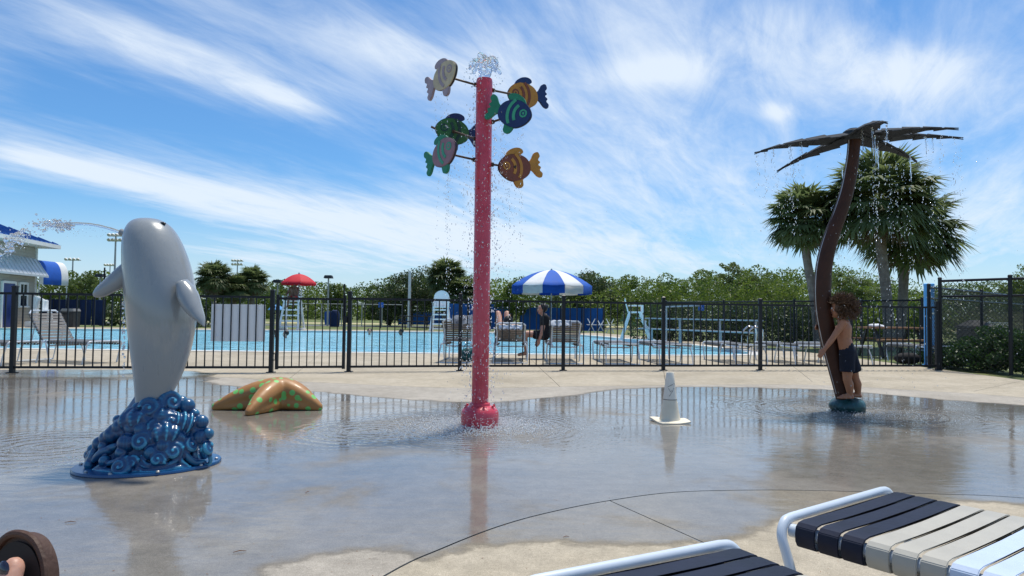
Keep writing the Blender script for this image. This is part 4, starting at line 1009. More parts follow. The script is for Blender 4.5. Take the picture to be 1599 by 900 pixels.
def tree(name, base, h, crown, label, lm, n=5000, leaf=.22, trunk_r=.13, group=None, seed=0):
    n = int(n*2.2); leaf *= .66
    rd = random.Random(seed); t = thing(name, base, label, 'tree', group)
    mb = MB(); tops = Vector(base)+Vector((0,0,h*.55)); mb.tube([base, (Vector(base)+tops)/2+Vector((.1,0,0)), tops], [trunk_r, trunk_r*.8, trunk_r*.5], 8)
    parts = []; vol = sum(r[0]*r[1]*r[2] for c, r in crown)
    for c, r in crown:
        cc = Vector(base)+Vector(c); st = Vector(base)+Vector((0,0,h*rd.uniform(.3,.5))); mb.tube([st, st*.4+cc*.6+Vector((0,0,.1)), cc], [trunk_r*.5, trunk_r*.3, trunk_r*.12], 6)
        k = max(60, int(n*r[0]*r[1]*r[2]/vol)); sub = max(4, k//70)
        sc_ = clump_pts(cc, r, sub, .6)
        P_ = np.vstack([clump_pts(s, np.array(r)*rd.uniform(.22,.42), max(10, k//sub), .3) for s in sc_])
        parts.append(leaf_quads(P_, leaf))
    mb.build('trunk', M_BARKD, t); V, Fq = join_np(parts)
    link('crown', np_mesh('crown', V-np.array(base), Fq), lm, t); return t
def fan_leaf(o, d, L, rad, droop, nseg=32):                # petiole plus a pleated fan of drooping segments
    d = d.normalized(); up = Vector((0,0,1)); s = d.cross(up); s = s.normalized() if s.length > .05 else Vector((1,0,0)); n = s.cross(d).normalized()
    V, Fs = [], []
    pet = o+d*L+Vector((0,0,-droop*.2*L))
    w = .018; V += [o+s*w, o-s*w, pet-s*w*.7, pet+s*w*.7]; Fs.append((0,1,2,3))
    dd = (d+Vector((0,0,-droop*.55))).normalized(); s2 = s; n2 = s2.cross(dd).normalized()
    for k in range(nseg):
        a = R(-135+270*k/(nseg-1)+random.uniform(-4,4)); r = rad*(.62+.38*math.cos(a*.55))*random.uniform(.85,1.1)
        u = dd*math.cos(a)+s2*math.sin(a); pq = n2.cross(u).normalized(); b = len(V); wd = r*.062
        m1 = pet+u*r*.55+n2*.05*r; tip = pet+u*r+Vector((0,0,-r*(.06+.30*random.random()**1.5)))
        V += [pet, m1+pq*wd, m1-pq*wd, tip]; Fs += [(b, b+1, b+3, b+2)]
    return V, Fs
def palm(base, top, crown_r, label, nleaf=70, trunk_r=.15, dead=10, lm=None, group=None, leafs=1.0):
    base, top = Vector(base), Vector(top); t = thing('palm_tree', base, label, 'palm tree', group)
    mb = MB(); pts = [base.lerp(top, k/12)+Vector((.05*math.sin(k*.5),0,0)) for k in range(13)]
    mb.tube(pts, [trunk_r*(1.15 if k < 1 else 1+.05*(k % 2)) for k in range(13)], 14); tk = mb.build('trunk', M_BARK, t, True, 60)
    bt = MB()                                               # old leaf bases near the crown
    for k in range(26):
        w = random.uniform(0, 6.28); z = random.uniform(-.75, -.05); c = top+Vector((math.cos(w)*trunk_r*.95, math.sin(w)*trunk_r*.95, z))
        bt.bar(c, c+Vector((math.cos(w)*.10, math.sin(w)*.10, .16)), .05, .02)
    bt.build('leaf_bases', M_BARKD, tk, False)
    def crown(n, zlo, zhi, dr, nm, m_, rr):
        V, Fs = [], []
        for i in range(n):
            z = zlo+(zhi-zlo)*((i+.5)/n)+random.uniform(-.16,.16); w = i*2.399963+random.uniform(-.25,.25); z = max(-.97, min(.98, z)); q = math.sqrt(1-z*z)
            d = Vector((q*math.cos(w), q*math.sin(w), z)); L = crown_r*random.uniform(.46,.66)*rr
            v, f = fan_leaf(top+Vector((0,0,random.uniform(-.1,.15))), d, L, crown_r*random.uniform(.46,.60)*leafs*rr, dr+(.15 if z < 0 else .0)+random.uniform(0,.2)); b = len(V); V += v; Fs += [tuple(i+b for i in q_) for q_ in f]
        link(nm, np_mesh(nm, np.array([tuple(v-base) for v in V]), np.array(Fs)), m_, t)
    crown(nleaf, .95, -.62, .12, 'crown', lm or L_PALM, 1.0)
    if dead: crown(dead, -.45, -.9, .5, 'dead_fronds', L_DEAD, .75)
    return t

# ------------------------------------------------------------------ far woods: one mass of crowns
parts = []
def wood_row(px0, px1, step, Y, top_fn, size, dens, lm_leaf, lst, jit=4.0):
    px = px0
    while px < px1:
        b = At(px, 490, Y+random.uniform(-jit,jit)); zt = At(px, top_fn(px)+random.uniform(-1,1)*min(9, 700/Y)-2, b.y).z; r = size*random.uniform(.7,1.25)
        lo = -0.2; z = zt-r*.8
        while z > lo:
            P_ = clump_pts((b.x+random.uniform(-.4,.4), b.y, z), (r*random.uniform(.8,1.2), r, r*.85), int(dens*random.uniform(.7,1.2)), .6); lst.append(leaf_quads(P_, lm_leaf)); z -= r*1.05
        px += step*random.uniform(.7,1.3)
def top_l(px):
    pts = [(-400,438),(0,440),(110,432),(160,428),(200,440),(300,444),(420,440),(480,446),(520,444),(560,447),(620,440),(760,440),(800,443),(880,436),(960,432),(1000,438),(1030,436),(1060,436),(1090,430),(1130,424),(1180,424),(1240,426),(1300,420),(1360,432),(1400,450),(1460,452),(1540,448),(1600,440),(2000,430)]
    return float(np.interp(px, [p[0] for p in pts], [p[1] for p in pts]))
wl_ = []; wood_row(-420, 2050, 17, 84, top_l, 1.55, 400, .27, wl_)
V, Fq = join_np(wl_); wood = link('woods', np_mesh('woods', V, Fq), L_MID); tag(wood, 'band of green woodland along the horizon behind the pool', 'woods', kind='stuff')
wl_ = []; wood_row(-420, 2050, 24, 97, lambda p: top_l(p)+3, 1.7, 300, .32, wl_)
V, Fq = join_np(wl_); wood = link('woods', np_mesh('woods', V, Fq), L_PALE); tag(wood, 'paler pines standing behind the green woodland band', 'woods', kind='stuff')
wl_ = []; wood_row(880, 1420, 20, 48, lambda p: float(np.interp(p, [880,960,1040,1100,1300,1420], [462,452,446,440,436,446])), .95, 380, .145, wl_)
V, Fq = join_np(wl_); wood = link('thicket', np_mesh('thicket', V, Fq), L_MID); tag(wood, 'bright green thicket behind the right end of the pool', 'thicket', kind='stuff')
wl_ = []; wood_row(1470, 2000, 22, 60, lambda p: float(np.interp(p, [1470,1520,1600,2000], [466,458,452,450])), 1.15, 260, .19, wl_)
V, Fq = join_np(wl_); wood = link('thicket', np_mesh('thicket', V, Fq), L_DARK); tag(wood, 'dark trees massed behind the chain link corner at right', 'thicket', kind='stuff')
# dark hedge behind the bleacher and beyond the far side of the pool
wl_ = []; wood_row(1000, 1290, 12, 27.5, lambda p: 478, .55, 330, .10, wl_, .4)
V, Fq = join_np(wl_); hd = link('hedge', np_mesh('hedge', V, Fq), L_DARK); tag(hd, 'tall dark hedge behind the bleacher', 'hedge')
wl_ = []; wood_row(160, 330, 12, 41, lambda p: 470, .7, 130, .2, wl_, .5)
V, Fq = join_np(wl_); hd = link('hedge', np_mesh('hedge', V, Fq), L_DARK); tag(hd, 'dark hedge low behind the dolphin and the pool', 'hedge')
wl_ = []; wood_row(1290, 1470, 14, 31, lambda p: float(np.interp(p, [1290,1380,1470], [468,478,486])), .6, 120, .18, wl_, .6)
V, Fq = join_np(wl_); hd = link('hedge', np_mesh('hedge', V, Fq), L_MID); tag(hd, 'green hedge beyond the picnic table at right', 'hedge')
# hedge at the right edge of the splash pad
hp = []
for i in range(170):
    t = random.random(); f = random.random(); a = G(1482+150*t, 577+13*t); b0 = Vector((a.x, a.y, 0))
    hgt = .16+.62*min(1, t*1.25+.08)*random.uniform(.85,1.05); d = Vector((.25,.97,0))*(.08+f*1.7)
    hp.append(leaf_quads(clump_pts((b0.x+d.x+.06, b0.y+d.y+.10, random.uniform(.08, hgt)), (.20,.16,.13), 150, .4), .055))
V, Fq = join_np(hp); V[:,2] = np.maximum(V[:,2], .004); hd = link('hedge', np_mesh('hedge', V, Fq), L_HEDGE); tag(hd, 'low leafy hedge at the right edge in front of the chain link', 'hedge')

# ------------------------------------------------------------------ individual trees and palms
def gp(px, Y): return Gx(px, Y)
def pz(px, py, Y): return At(px, py, Y)
# two big cabbage palms and a third behind them at right
palm(gp(1387,21.5), pz(1374,318,21.5), 1.78, 'tall palm with pale trunk behind the steel palm feature', 92, .15, 14, None, None, 1.0)
palm(gp(1400,23.5), pz(1420,362,23.5), 1.75, 'shaded palm leaning out to the right behind the tall palm', 88, .15, 18, L_PALM)
palm(gp(1277,22.5), pz(1256,346,22.5), 1.28, 'smaller palm standing left of the steel palm trunk', 84, .13, 12)
for i, (px, py, r, lb) in enumerate([(334,432,1.22,'bushy palm just right of the dolphin, leftmost of its clump'), (365,448,1.12,'bushy palm in the middle of the clump right of the dolphin'), (394,438,1.15,'bushy palm at the right end of the clump by the dolphin')]):
    palm(gp(px, 43+i), pz(px, py+4, 43+i), r, lb, 92, .16, 14, None, 'palm clump behind the pool')
palm(gp(694,46), pz(697,434,46), 1.45, 'broad palm with grey skirt left of the red pole', 120, .18, 26)
palm(gp(724,45), pz(726,458,45), 1.25, 'low shaded palm touching the red pole at its left', 130, .16, 14)
tree('oak_tree', gp(640,48), 4.0, [((-1.9,0,1.9),(1.2,1.2,.9)),((-.7,0,2.6),(1.4,1.3,1.0)),((.6,0,2.9),(1.5,1.4,1.1)),((1.6,.3,2.4),(1.2,1.2,1.0)),((0,0,1.6),(2.2,1.4,.9)),((-1.2,0,1.2),(1.2,1.2,.8))], 'wide dark oak behind the pool left of the broad palm', L_DARK, 6500, .2)
tree('oak_tree', gp(608,50), 2.6, [((-.6,0,1.5),(1.0,1,.8)),((.5,0,1.9),(1.0,1,.8)),((0,0,.9),(1.2,1,.7))], 'small dark tree at the left end of the oak group', L_DARK, 2600, .2)
tree('cedar_tree', gp(918,52), 4.2, [((-1.2,0,2.4),(1.2,1.1,.9)),((0,0,3.2),(1.3,1.1,.9)),((1.1,0,2.5),(1.2,1.1,.9)),((0,0,1.9),(2.1,1.2,1.0)),((1.9,0,1.6),(1.1,1,.9)),((-2,0,1.7),(.9,1,.8))], 'dark rounded tree behind the striped umbrella', L_DARK, 6500, .2)
tree('pine_tree', gp(1140,62), 6.2, [((-.2,0,5.3),(.9,.8,.55)),((1.0,0,4.3),(1.2,1.0,.7)),((-.7,0,4.2),(.8,.8,.5)),((2.2,0,3.9),(1.2,1,.6)),((.2,0,3.2),(1.6,1.1,.8)),((2.6,0,2.8),(1.4,1,.8))], 'tallest pine of the tree line, with loose tufted crown', L_PALE, 5200, .22)
tree('pine_tree', gp(1040,64), 4.0, [((0,0,3.1),(.9,.9,.8)),((.2,0,2.2),(1.5,1.1,.8)),((-.8,0,2.0),(1.0,1.0,.7))], 'rounded pine in the tree line left of the tallest pine', L_MID, 3000, .22)
tree('pine_tree', gp(1205,60), 4.4, [((0,0,3.4),(1.1,.9,.6)),((1.1,0,2.8),(1.1,.9,.6)),((-.9,0,2.6),(1.0,.9,.6)),((.2,0,2.0),(1.8,1.1,.7))], 'loose pine in the tree line left of the smaller palm', L_PALE, 3600, .22)
tree('pine_tree', gp(1325,44), 4.4, [((-.8,0,3.3),(.9,.8,.5)),((.4,0,2.9),(1.1,.8,.55)),((1.5,0,2.4),(1.0,.8,.5)),((.2,0,2.1),(1.6,1,.6))], 'leafy pine seen between the two palms', L_PALE, 4200, .18)
tree('pine_tree', gp(128,72), 4.8, [((.4,0,3.8),(1.0,.9,.6)),((-.9,0,3.1),(1.0,.9,.6)),((1.5,0,2.9),(1.1,.9,.6)),((.2,0,2.2),(1.9,1.1,.8))], 'leafy tree behind the pool house awning', L_PALE, 3600, .24)
tree('pine_tree', gp(1608,50), 5.0, [((0,0,4.3),(1.0,.9,.7)),((-.5,0,3.2),(1.1,.9,.7)),((.6,0,2.8),(1.3,1,.8)),((-.3,0,2.0),(1.4,1,.8))], 'leafy tree at the right edge above the chain link', L_MID, 4000, .2)
tree('pine_tree', gp(522,80), 4.0, [((0,0,3.3),(1.0,.9,.7)),((.2,0,2.3),(1.3,1,.8))], 'pale rounded tree behind the lamp post near the red umbrella', L_PALE, 1700, .26)
tree('sapling', gp(797,40), 2.6, [((.1,0,2.2),(.45,.4,.5)),((-.4,0,1.7),(.6,.5,.45)),((.3,0,1.4),(.7,.5,.5))], 'bright green young tree right of the red pole', L_MID, 1900, .16, .06)

# ------------------------------------------------------------------ pool house at left
M_SIDING = bpy.data.materials.new('lap_siding'); M_SIDING.use_nodes = True; N, L = M_SIDING.node_tree.nodes, M_SIDING.node_tree.links
b = N['Principled BSDF']; t = N.new('ShaderNodeTexCoord'); nz = N.new('ShaderNodeTexNoise'); nz.inputs['Scale'].default_value = 3; L.new(t.outputs['Object'], nz.inputs['Vector'])
rp = N.new('ShaderNodeValToRGB'); rp.color_ramp.elements[0].color = (.36,.32,.27,1); rp.color_ramp.elements[1].color = (.46,.42,.36,1); L.new(nz.outputs['Fac'], rp.inputs[0]); L.new(rp.outputs[0], b.inputs['Base Color']); b.inputs['Roughness'].default_value = .7
M_TRIMW = mat('white_trim', (0.72,0.71,0.67), .5, .06, 3); M_BLUER = mat('blue_metal_roof', (0.03,0.13,0.38), .4, .15, 2, metal=.2); M_TINR = mat('pale_metal_roof', (0.50,0.53,0.55), .4, .1, 2, metal=.3)
M_BLUED = mat('blue_door', (0.012,0.035,0.16), .4, .2, 3); M_GLASSD = mat('dark_glass', (0.015,0.02,0.03), .08, .2, 2); M_CLOTHB = mat('blue_canvas', (0.012,0.10,0.46), .75, .1, 3, .1, 20); M_CLOTHW = mat('white_canvas', (0.72,0.72,0.70), .75, .06, 3, .1, 20)
BY = 36.8; kB = F_PX/BY
def bz(px, py): return At(px, py, BY)
cr = bz(54, 440).x; HROT = R(100); hd_x, hd_y = Vector((-math.cos(HROT), -math.sin(HROT))), None
corner = Vector((cr, BY, 0)); wdir = Vector((-math.cos(HROT), -math.sin(HROT), 0))       # along the front wall, away from its far corner
def wpt(px, py):                                           # image point on the front wall -> (local x, height)
    r = ray(px, py); n_ = Vector((-wdir.y, wdir.x, 0)); t = (corner-CAM).dot(n_)/r.dot(n_); q = CAM+r*t; return -(q-corner).dot(wdir), q.z
HW = 9.0; zE = At(54, 386, BY).z
house = thing('pool_house', corner, 'beige clapboard pool house with blue metal roof at left', 'building'); house.rotation_euler.z = HROT
def hput(n_, mb, m_, par=None): return link(n_, mb.mesh(n_, (0,0,0), False), m_, par or house)
wall = hput('wall', MB().box((-HW/2, 3.5, zE/2), (HW, 7, zE)), M_SIDING)
bd = MB().box((0,0,0), (HW+.02, .014, .135)).mesh('board')
for i in range(int(zE/.15)):                               # clapboards, each a little proud and tilted
    o = link('board', bd, M_SIDING, wall); o.location = (-HW/2, -.012, .09+i*.15); o.rotation_euler = (R(7),0,0)
hput('corner_trim', MB().box((.03, -.03, zE/2), (.10,.10,zE)), M_TRIMW)
ev = .85; zr = zE+1.7
rf = hput('roof', MB().add([(-HW-ev,-ev,zE+.18),(ev,-ev,zE+.18),(ev,7+ev,zE+.18),(-HW-ev,7+ev,zE+.18),(-HW+3.5,3.5,zr+.25),(-3.5,3.5,zr+.25)], [(0,1,5,4),(1,2,5),(2,3,4,5),(3,0,4)]), M_BLUER)
for i in range(22):                                        # standing seams on the front slope
    x = -HW-ev+.3+i*.48
    if x > ev-.2: break
    d_ = min(1, max(0, (ev-x)/4.35), max(0, (x+HW+ev)/4.35)); hput('seam', MB().bar((x,-ev+.02,zE+.20), (x,-ev+d_*4.3,zE+.20+d_*(zr+.07-zE)), .03, .05), M_BLUER, rf)
hput('fascia', MB().box((-HW/2, -ev+.02, zE+.08), (HW+2*ev-.05, .05, .19)).box((ev-.02, 3.5, zE+.08), (.05, 7+2*ev-.1, .19)), M_TRIMW)
hput('soffit', MB().box((-HW/2, 3.5, zE-.005), (HW+2*ev-.12, 7+2*ev-.12, .03)), M_TRIMW)
za, zb_ = wpt(20,399)[1], wpt(20,427)[1]
ph = hput('porch_roof', MB().add([(-HW,-.03,za),(.1,-.03,za),(.15,-.6,zb_),(-HW,-.6,zb_),(-HW,-.03,za-.06),(.1,-.03,za-.06),(.15,-.6,zb_-.10),(-HW,-.6,zb_-.10)], [(0,1,2,3),(7,6,5,4),(0,4,5,1),(1,5,6,2),(2,6,7,3),(3,7,4,0)]), M_TINR)
for i in range(24):
    x = -HW+.2+i*.4
    if x < .05: hput('seam', MB().bar((x,-.05,za+.015), (x,-.59,zb_+.015), .03, .03), M_TINR, ph)
def opening(pxl, pxr, pyt, pyb, pane, nm):
    (xa_, zt_), (xb_, zb2) = wpt(pxl, pyt), wpt(pxr, pyb); zb2 = max(zb2, .02) if nm == 'window' else .02; w = abs(xb_-xa_); h = zt_-zb2; xc = (xa_+xb_)/2
    o = hput(nm, MB().box((xc, -.035, (zt_+zb2)/2), (w, .05, h)), pane); fr = MB()
    for xx in (xc-w/2-.06, xc+w/2+.06): fr.box((xx, -.05, (zt_+zb2)/2), (.12,.08,h+.2))
    fr.box((xc, -.052, zt_+.06), (w,.08,.12)); hput('frame', fr, M_TRIMW, o)
    if nm == 'window':
        hput('sill', MB().box((xc, -.07, zb2-.04), (w+.3,.16,.08)), M_TRIMW, o)
        hput('muntin', MB().box((xc, -.066, (zt_+zb2)/2), (.04,.02,h)).box((xc, -.067, (zt_+zb2)/2), (w,.02,.04)), M_TRIMW, o)
    else: hput('handle', MB().ball((xc+w/2-.08, -.09, .95), .04, 8, 6), M_BOLT, o)
opening(3, 19, 442, 508, M_BLUED, 'door'); opening(30, 39, 444, 478, M_GLASSD, 'window')
# rounded awning beyond the far corner, in blue and white strips on its own posts
zlo, zhi = At(70,444,BY+.8).z, At(70,407,BY+.8).z; xa = cr-.25; xb = At(68, 430, BY+.35).x
aw = thing('awning', (xa, BY+.35, 0), 'rounded blue and white striped awning beside the pool house', 'awning')
for y0_, y1_, m_ in [(BY+.05,BY+.35,M_CLOTHW),(BY+.35,BY+1.85,M_CLOTHB),(BY+1.85,BY+2.45,M_CLOTHW)]:
    rg = []
    for yv in (y0_, y1_):
        arc = [Vector((xa+(xb-xa)*math.sin(a_), yv, zlo+.35+(zhi-zlo-.35)*math.cos(a_))) for a_ in [math.pi/2*k/12 for k in range(13)]]+[Vector((xb, yv, zlo))]
        rg.append(arc+[p-Vector((.03,0,.03)) for p in arc[::-1]])
    MB().loft(rg).build('canvas_panel', m_, aw, True, 50)
MB().tube([(xa,BY+.1,zlo),(xb-.05,BY+.1,zlo),(xb-.05,BY+2.4,zlo),(xa,BY+2.4,zlo)], .025, 6).build('frame', M_BOLT, aw)
for q in ((xb-.05,BY+.1),(xb-.05,BY+2.4)): MB().tube([(*q,0), (*q,zlo)], .025, 6).build('post', M_BOLT, aw)

# ------------------------------------------------------------------ wind screens, bins, chairs, umbrellas round the pool
M_SCRN = mat('navy_screen', (0.006,0.02,0.075), .85, .2, 1.5, .2, 8); M_SCRB = mat('blue_screen', (0.010,0.085,0.30), .85, .2, 1.5, .2, 8)
def screen(px0, px1, py, Y0, Y1, m_, label, n=4):
    a, b_ = gp(px0, Y0), gp(px1, Y1); z = At((px0+px1)/2, py, (Y0+Y1)/2).z; r = thing('wind_screen', a, label, 'screen'); d_ = (b_-a)
    for i in range(n+1): p = a+d_*i/n; MB().tube([p+Vector((0,.05,0)), p+Vector((0,.05,z+.08))], .035, 8).build('post', M_BLACK, r)
    for i in range(n):
        q0, q1 = a+d_*(i+.03)/n, a+d_*(i+.97)/n; mb = MB(); rows = []
        for j in range(9):
            t_ = j/8; p = q0.lerp(q1, t_)+Vector((0, -.05*math.sin(math.pi*t_)+.02*math.sin(9*t_+i), 0)); rows.append([p+Vector((0,0,.05)), p+Vector((0,0,z)), p+Vector((0,.008,z)), p+Vector((0,.008,.05))])
        mb.loft(rows).build('panel', m_, r, True, 40)
screen(62, 163, 468, 38.5, 38.8, M_SCRN, 'navy wind screen panels right of the pool house', 5)
screen(697, 800, 475, 40.5, 40.8, M_SCRB, 'bright blue wind screen behind the red pole', 3)
screen(812, 942, 481, 40.6, 39.0, M_SCRB, 'blue wind screen under the striped umbrella', 4)
screen(622, 690, 488, 52, 52, M_SCRB, 'low blue screen far behind the dark picnic table', 3)
M_BIN = mat('dark_bin', (0.03,0.032,0.035), .6, .2, 5, .1, 20)
def bin_(px, Y, w, h, label, hood=False):
    p = gp(px, Y); r = thing('trash_bin', p, label, 'bin'); MB().box(p+Vector((0,0,h*.42)), (w,w,h*.84), None, 1.06).build('body', M_BIN, r, False, bevel=.02)
    if hood: MB().box(p+Vector((0,0,h*.86)), (w*1.15,w*1.15,h*.05)).box(p+Vector((0,0,h*.97)), (w*1.1,w*1.1,h*.17), None, .3).build('lid', M_BIN, r, False, bevel=.01)
    else: MB().box(p+Vector((0,0,h*.92)), (w*1.12,w*1.12,h*.16), None, .85).build('lid', mat('grey_lid', (.2,.2,.2), .6), r, False, bevel=.02)
    MB().box(p+Vector((0,-w*.53,h*.72)), (w*.6,.012,h*.09)).build('flap', M_DARK, r, False)
bin_(110, 36.2, .62, .95, 'dark trash bin in front of the navy screen'); bin_(1523, 17.0, .55, .92, 'dark hooded trash bin behind the hedge at right', True)
M_PLASW = mat('white_plastic', (0.76,0.78,0.78), .4, .05, 3, coat=.2)
def guard_chair(px, Y, h, rz, label, arms=True, board=False):
    p = gp(px, Y); r = thing('lifeguard_chair', p, label, 'chair'); r.rotation_euler.z = R(rz)
    def put(n_, mb, par=r): return link(n_, mb.mesh(n_, (0,0,0), False, bevel=.008), M_PLASW, par)
    w = .42; s = h*.72
    for sx in (-1,1):
        put('leg', MB().bar((sx*w*1.15,-.55,0), (sx*w*.85,-.16,s), .09, .07)); put('leg', MB().bar((sx*w*1.15,.55,0), (sx*w*.85,.22,s), .09, .07)); put('foot', MB().bar((sx*w*1.15,-.72,.05), (sx*w*1.15,.72,.05), .09, .10))
    for k in range(5):
        t_ = (k+.6)/5.2; put('step', MB().box((0,-.55+.39*t_,s*t_), (w*1.9,.16,.07)))
    put('seat', MB().box((0,.02,s), (w*2,.52,.06)))
    for k in range(5): put('back_slat', MB().bar((-w*.8+k*w*.4,.28,s), (-w*.8+k*w*.4,.40,h*1.02+.03*(2-abs(k-2))), .15, .03))
    if arms:
        for sx in (-1,1): put('arm', MB().box((sx*w,0,s+.24), (.09,.56,.04)).box((sx*w,-.22,s+.12), (.07,.07,.24)))
    if board: put('back_board', MB().prism([(-w*.95,0),(w*.95,0),(w*.95,h*.30)]+[(w*.95*math.cos(a_),h*.30+w*.85*math.sin(a_)) for a_ in [math.pi*k/12 for k in range(1,12)]]+[(-w*.95,h*.30)], (0,.34,s), Vector((1,0,0)), Vector((0,.1,1)).normalized(), .04))
    return r, p, s
lg, lgp, lgs = guard_chair(456, 36.3, 2.05, 0, 'white lifeguard chair under the red umbrella')
guard_chair(688, 36.6, 1.75, 0, 'white lifeguard chair with rounded back, left of the red pole', True, True)
guard_chair(993, 25.6, 1.5, 82, 'white lifeguard chair standing side on at the right pool end')
# pool lift at left
p = gp(66, 35.2); pl_ = thing('pool_lift', p, 'white pool lift seat in front of the pool house', 'lift')
MB().box(p+Vector((0,0,.15)), (1.2,.9,.3)).build('base', M_PLASW, pl_, False, bevel=.04)
MB().bar(p+Vector((-.42,0,.3)), p+Vector((-.30,0,1.55)), .30, .22).build('mast', M_PLASW, pl_, False, bevel=.04)
MB().box(p+Vector((.28,0,.85)), (.55,.5,.08)).box(p+Vector((.10,0,1.1)), (.08,.5,.55)).build('seat', M_PLASW, pl_, False, bevel=.03)
MB().bar(p+Vector((-.3,0,1.5)), p+Vector((.2,0,1.25)), .12, .12).build('arm', M_PLASW, pl_, False, bevel=.02); MB().bar(p+Vector((.3,0,.3)), p+Vector((.34,0,.85)), .16, .12).bar(p+Vector((.55,-.1,.3)), p+Vector((.46,-.1,.8)), .12, .1).build('leg', M_PLASW, pl_, False, bevel=.02)
M_ALU = mat('brushed_aluminium', (0.36,0.40,0.44), .5, .1, 8, metal=.4); M_WHITEP = mat('white_paint_pole', (.7,.7,.68), .5)
def umbrella(px, Y, pyt, pyb, halfpx, panels, cols, label, pole_bottom=0.0, flap=.0):
    p = gp(px, Y); zt, zb2 = At(px, pyt, Y).z, At(px, pyb, Y).z; r0 = halfpx*Y/F_PX; r = thing('umbrella', p+Vector((0,0,pole_bottom)), label, 'umbrella')
    MB().tube([p+Vector((0,0,pole_bottom)), p+Vector((0,0,zt-.02))], .035, 8).build('pole', M_ALU, r)
    H_ = zt-zb2
    def sp(w, t_):                                          # canopy surface, slightly sagging between ribs
        ph_ = (w*panels/(2*math.pi)-.5) % 1; sg = 1-.05*math.sin(math.pi*ph_)*t_
        return p+Vector((math.cos(w)*r0*t_*sg, math.sin(w)*r0*t_*sg, zb2+H_*(1-t_**1.9)*1.0-.03*math.sin(math.pi*ph_)*t_*H_))
    for k in range(panels):
        w0, w1 = 2*math.pi*(k+.5)/panels, 2*math.pi*(k+1.5-.002)/panels; rg = []
        for j in range(9):
            t_ = max(.02, j/8); rg.append([sp(w0+(w1-w0)*i/6, t_) for i in range(7)])
        if flap: rg.append([q-Vector((0,0,flap)) for q in rg[-1]])
        mb = MB(); V = [q for rr in rg for q in rr]; n_ = 7; Fs = [(a*n_+i, a*n_+i+1, (a+1)*n_+i+1, (a+1)*n_+i) for a in range(len(rg)-1) for i in range(n_-1)]; b0 = len(V)
        V2 = [q-Vector((0,0,.012)) for q in V]; mb.add(V+V2, Fs+[tuple(x+b0 for x in f[::-1]) for f in Fs]+[((len(rg)-1)*n_+i, (len(rg)-1)*n_+i+1, b0+(len(rg)-1)*n_+i+1, b0+(len(rg)-1)*n_+i) for i in range(6)])
        mb.build('canopy_panel', cols[k % len(cols)], r, True, 60)
        rb = MB().tube([sp(w0, t_)-Vector((0,0,.03)) for t_ in (.05,.3,.6,.8,1.0)], .012, 5).build('rib', M_ALU, r)
    MB().lathe([(.05,0),(.05,.05),(.02,.09)], p+Vector((0,0,zt-.01)), 10).build('finial', M_ALU, r)
    return r
ub = umbrella(860.5, 38.2, 422, 447, 64, 12, [M_CLOTHB, M_CLOTHW], 'large blue and white striped umbrella beyond the pool', 0, .42)
M_REDU = mat('red_canvas', (0.55,0.012,0.025), .7, .1, 3, .1, 20)
umbrella(465.5, 36.6, 428, 442, 26.5, 8, [M_REDU], 'red umbrella over the lifeguard chair', .0, .10)
umbrella(1150, 52, 479, 487, 13, 6, [mat('pale_blue_canvas', (.10,.32,.62), .7)], 'small far pale blue umbrella left of the steel palm trunk')
umbrella(431, 58, 476, 484, 13, 6, [mat('pale_blue_canvas', (.10,.32,.62), .7)], 'small far pale blue umbrella left of the lifeguard chair')

# people round the pool
# lifeguard
Y = 36.2; sp0 = gp(458, Y); lgd = thing('person', sp0+Vector((0,0,lgs+.03)), 'lifeguard in red shorts sitting on the chair under the red umbrella', 'person')
mb = MB(); seat = sp0+Vector((0,0,lgs+.14)); ch = seat+Vector((0,.02,.46)); hd_ = ch+Vector((.02,-.04,.33))
for s in (-1,1):
    chain(mb, [(seat+Vector((s*.09,0,0)), .11), (ch+Vector((s*.09,0,-.15)), .11), (ch+Vector((s*.10,0,0)), .12)], 10); sh = ch+Vector((s*.19,0,.06)); chain(mb, [(ch+Vector((0,0,.10)), .06),(sh, .065)], 8)
    if s > 0: el = sh+Vector((.06,-.18,-.24)); wr = hd_+Vector((.06,-.10,-.06)); chain(mb, [(sh,.062),(el,.048),(wr,.034)], 8); hand(mb, wr, Vector((-.1,0,1)), Vector((-1,0,0)), .18, .4, 1)
    else: el = sh+Vector((-.12,-.06,-.26)); wr = el+Vector((.02,-.26,-.06)); chain(mb, [(sh,.062),(el,.048),(wr,.034)], 8); hand(mb, wr, Vector((.1,-1,-.1)), Vector((0,0,-1)), .18, .3, 1)
    kn = seat+Vector((s*.12,-.46,.05)); an = kn+Vector((s*.02,-.06,-.46)); chain(mb, [(seat+Vector((s*.09,0,0)),.10),(kn,.068),(an,.045)], 8); chain(mb, [(an,.045),(an+Vector((0,-.17,-.05)),.035)], 8)
chain(mb, [(ch+Vector((0,0,.08)),.06),(hd_-Vector((0,0,.08)),.055)], 8); f, s_, u = head_shape(mb, hd_, .23, Vector((.3,-1,-.1)))
link('body', remesh(mb, 'body', .016, 3, lgd.location), M_SKIN3, lgd); face_bits(lgd, hd_, .23, f, s_, u)
MB().ball(hd_+Vector((-.005,.035,.045)), (.098,.105,.115), 14, 10).build('hair', M_HAIRD, lgd)
tp = MB()
for s in (-1,1): chain(tp, [(seat+Vector((s*.09,.01,.02)), .122), (seat+Vector((s*.11,-.24,.03)), .10)], 10)
link('red_shorts', remesh(tp, 'red_shorts', .02, 3, lgd.location), M_REDC, lgd)
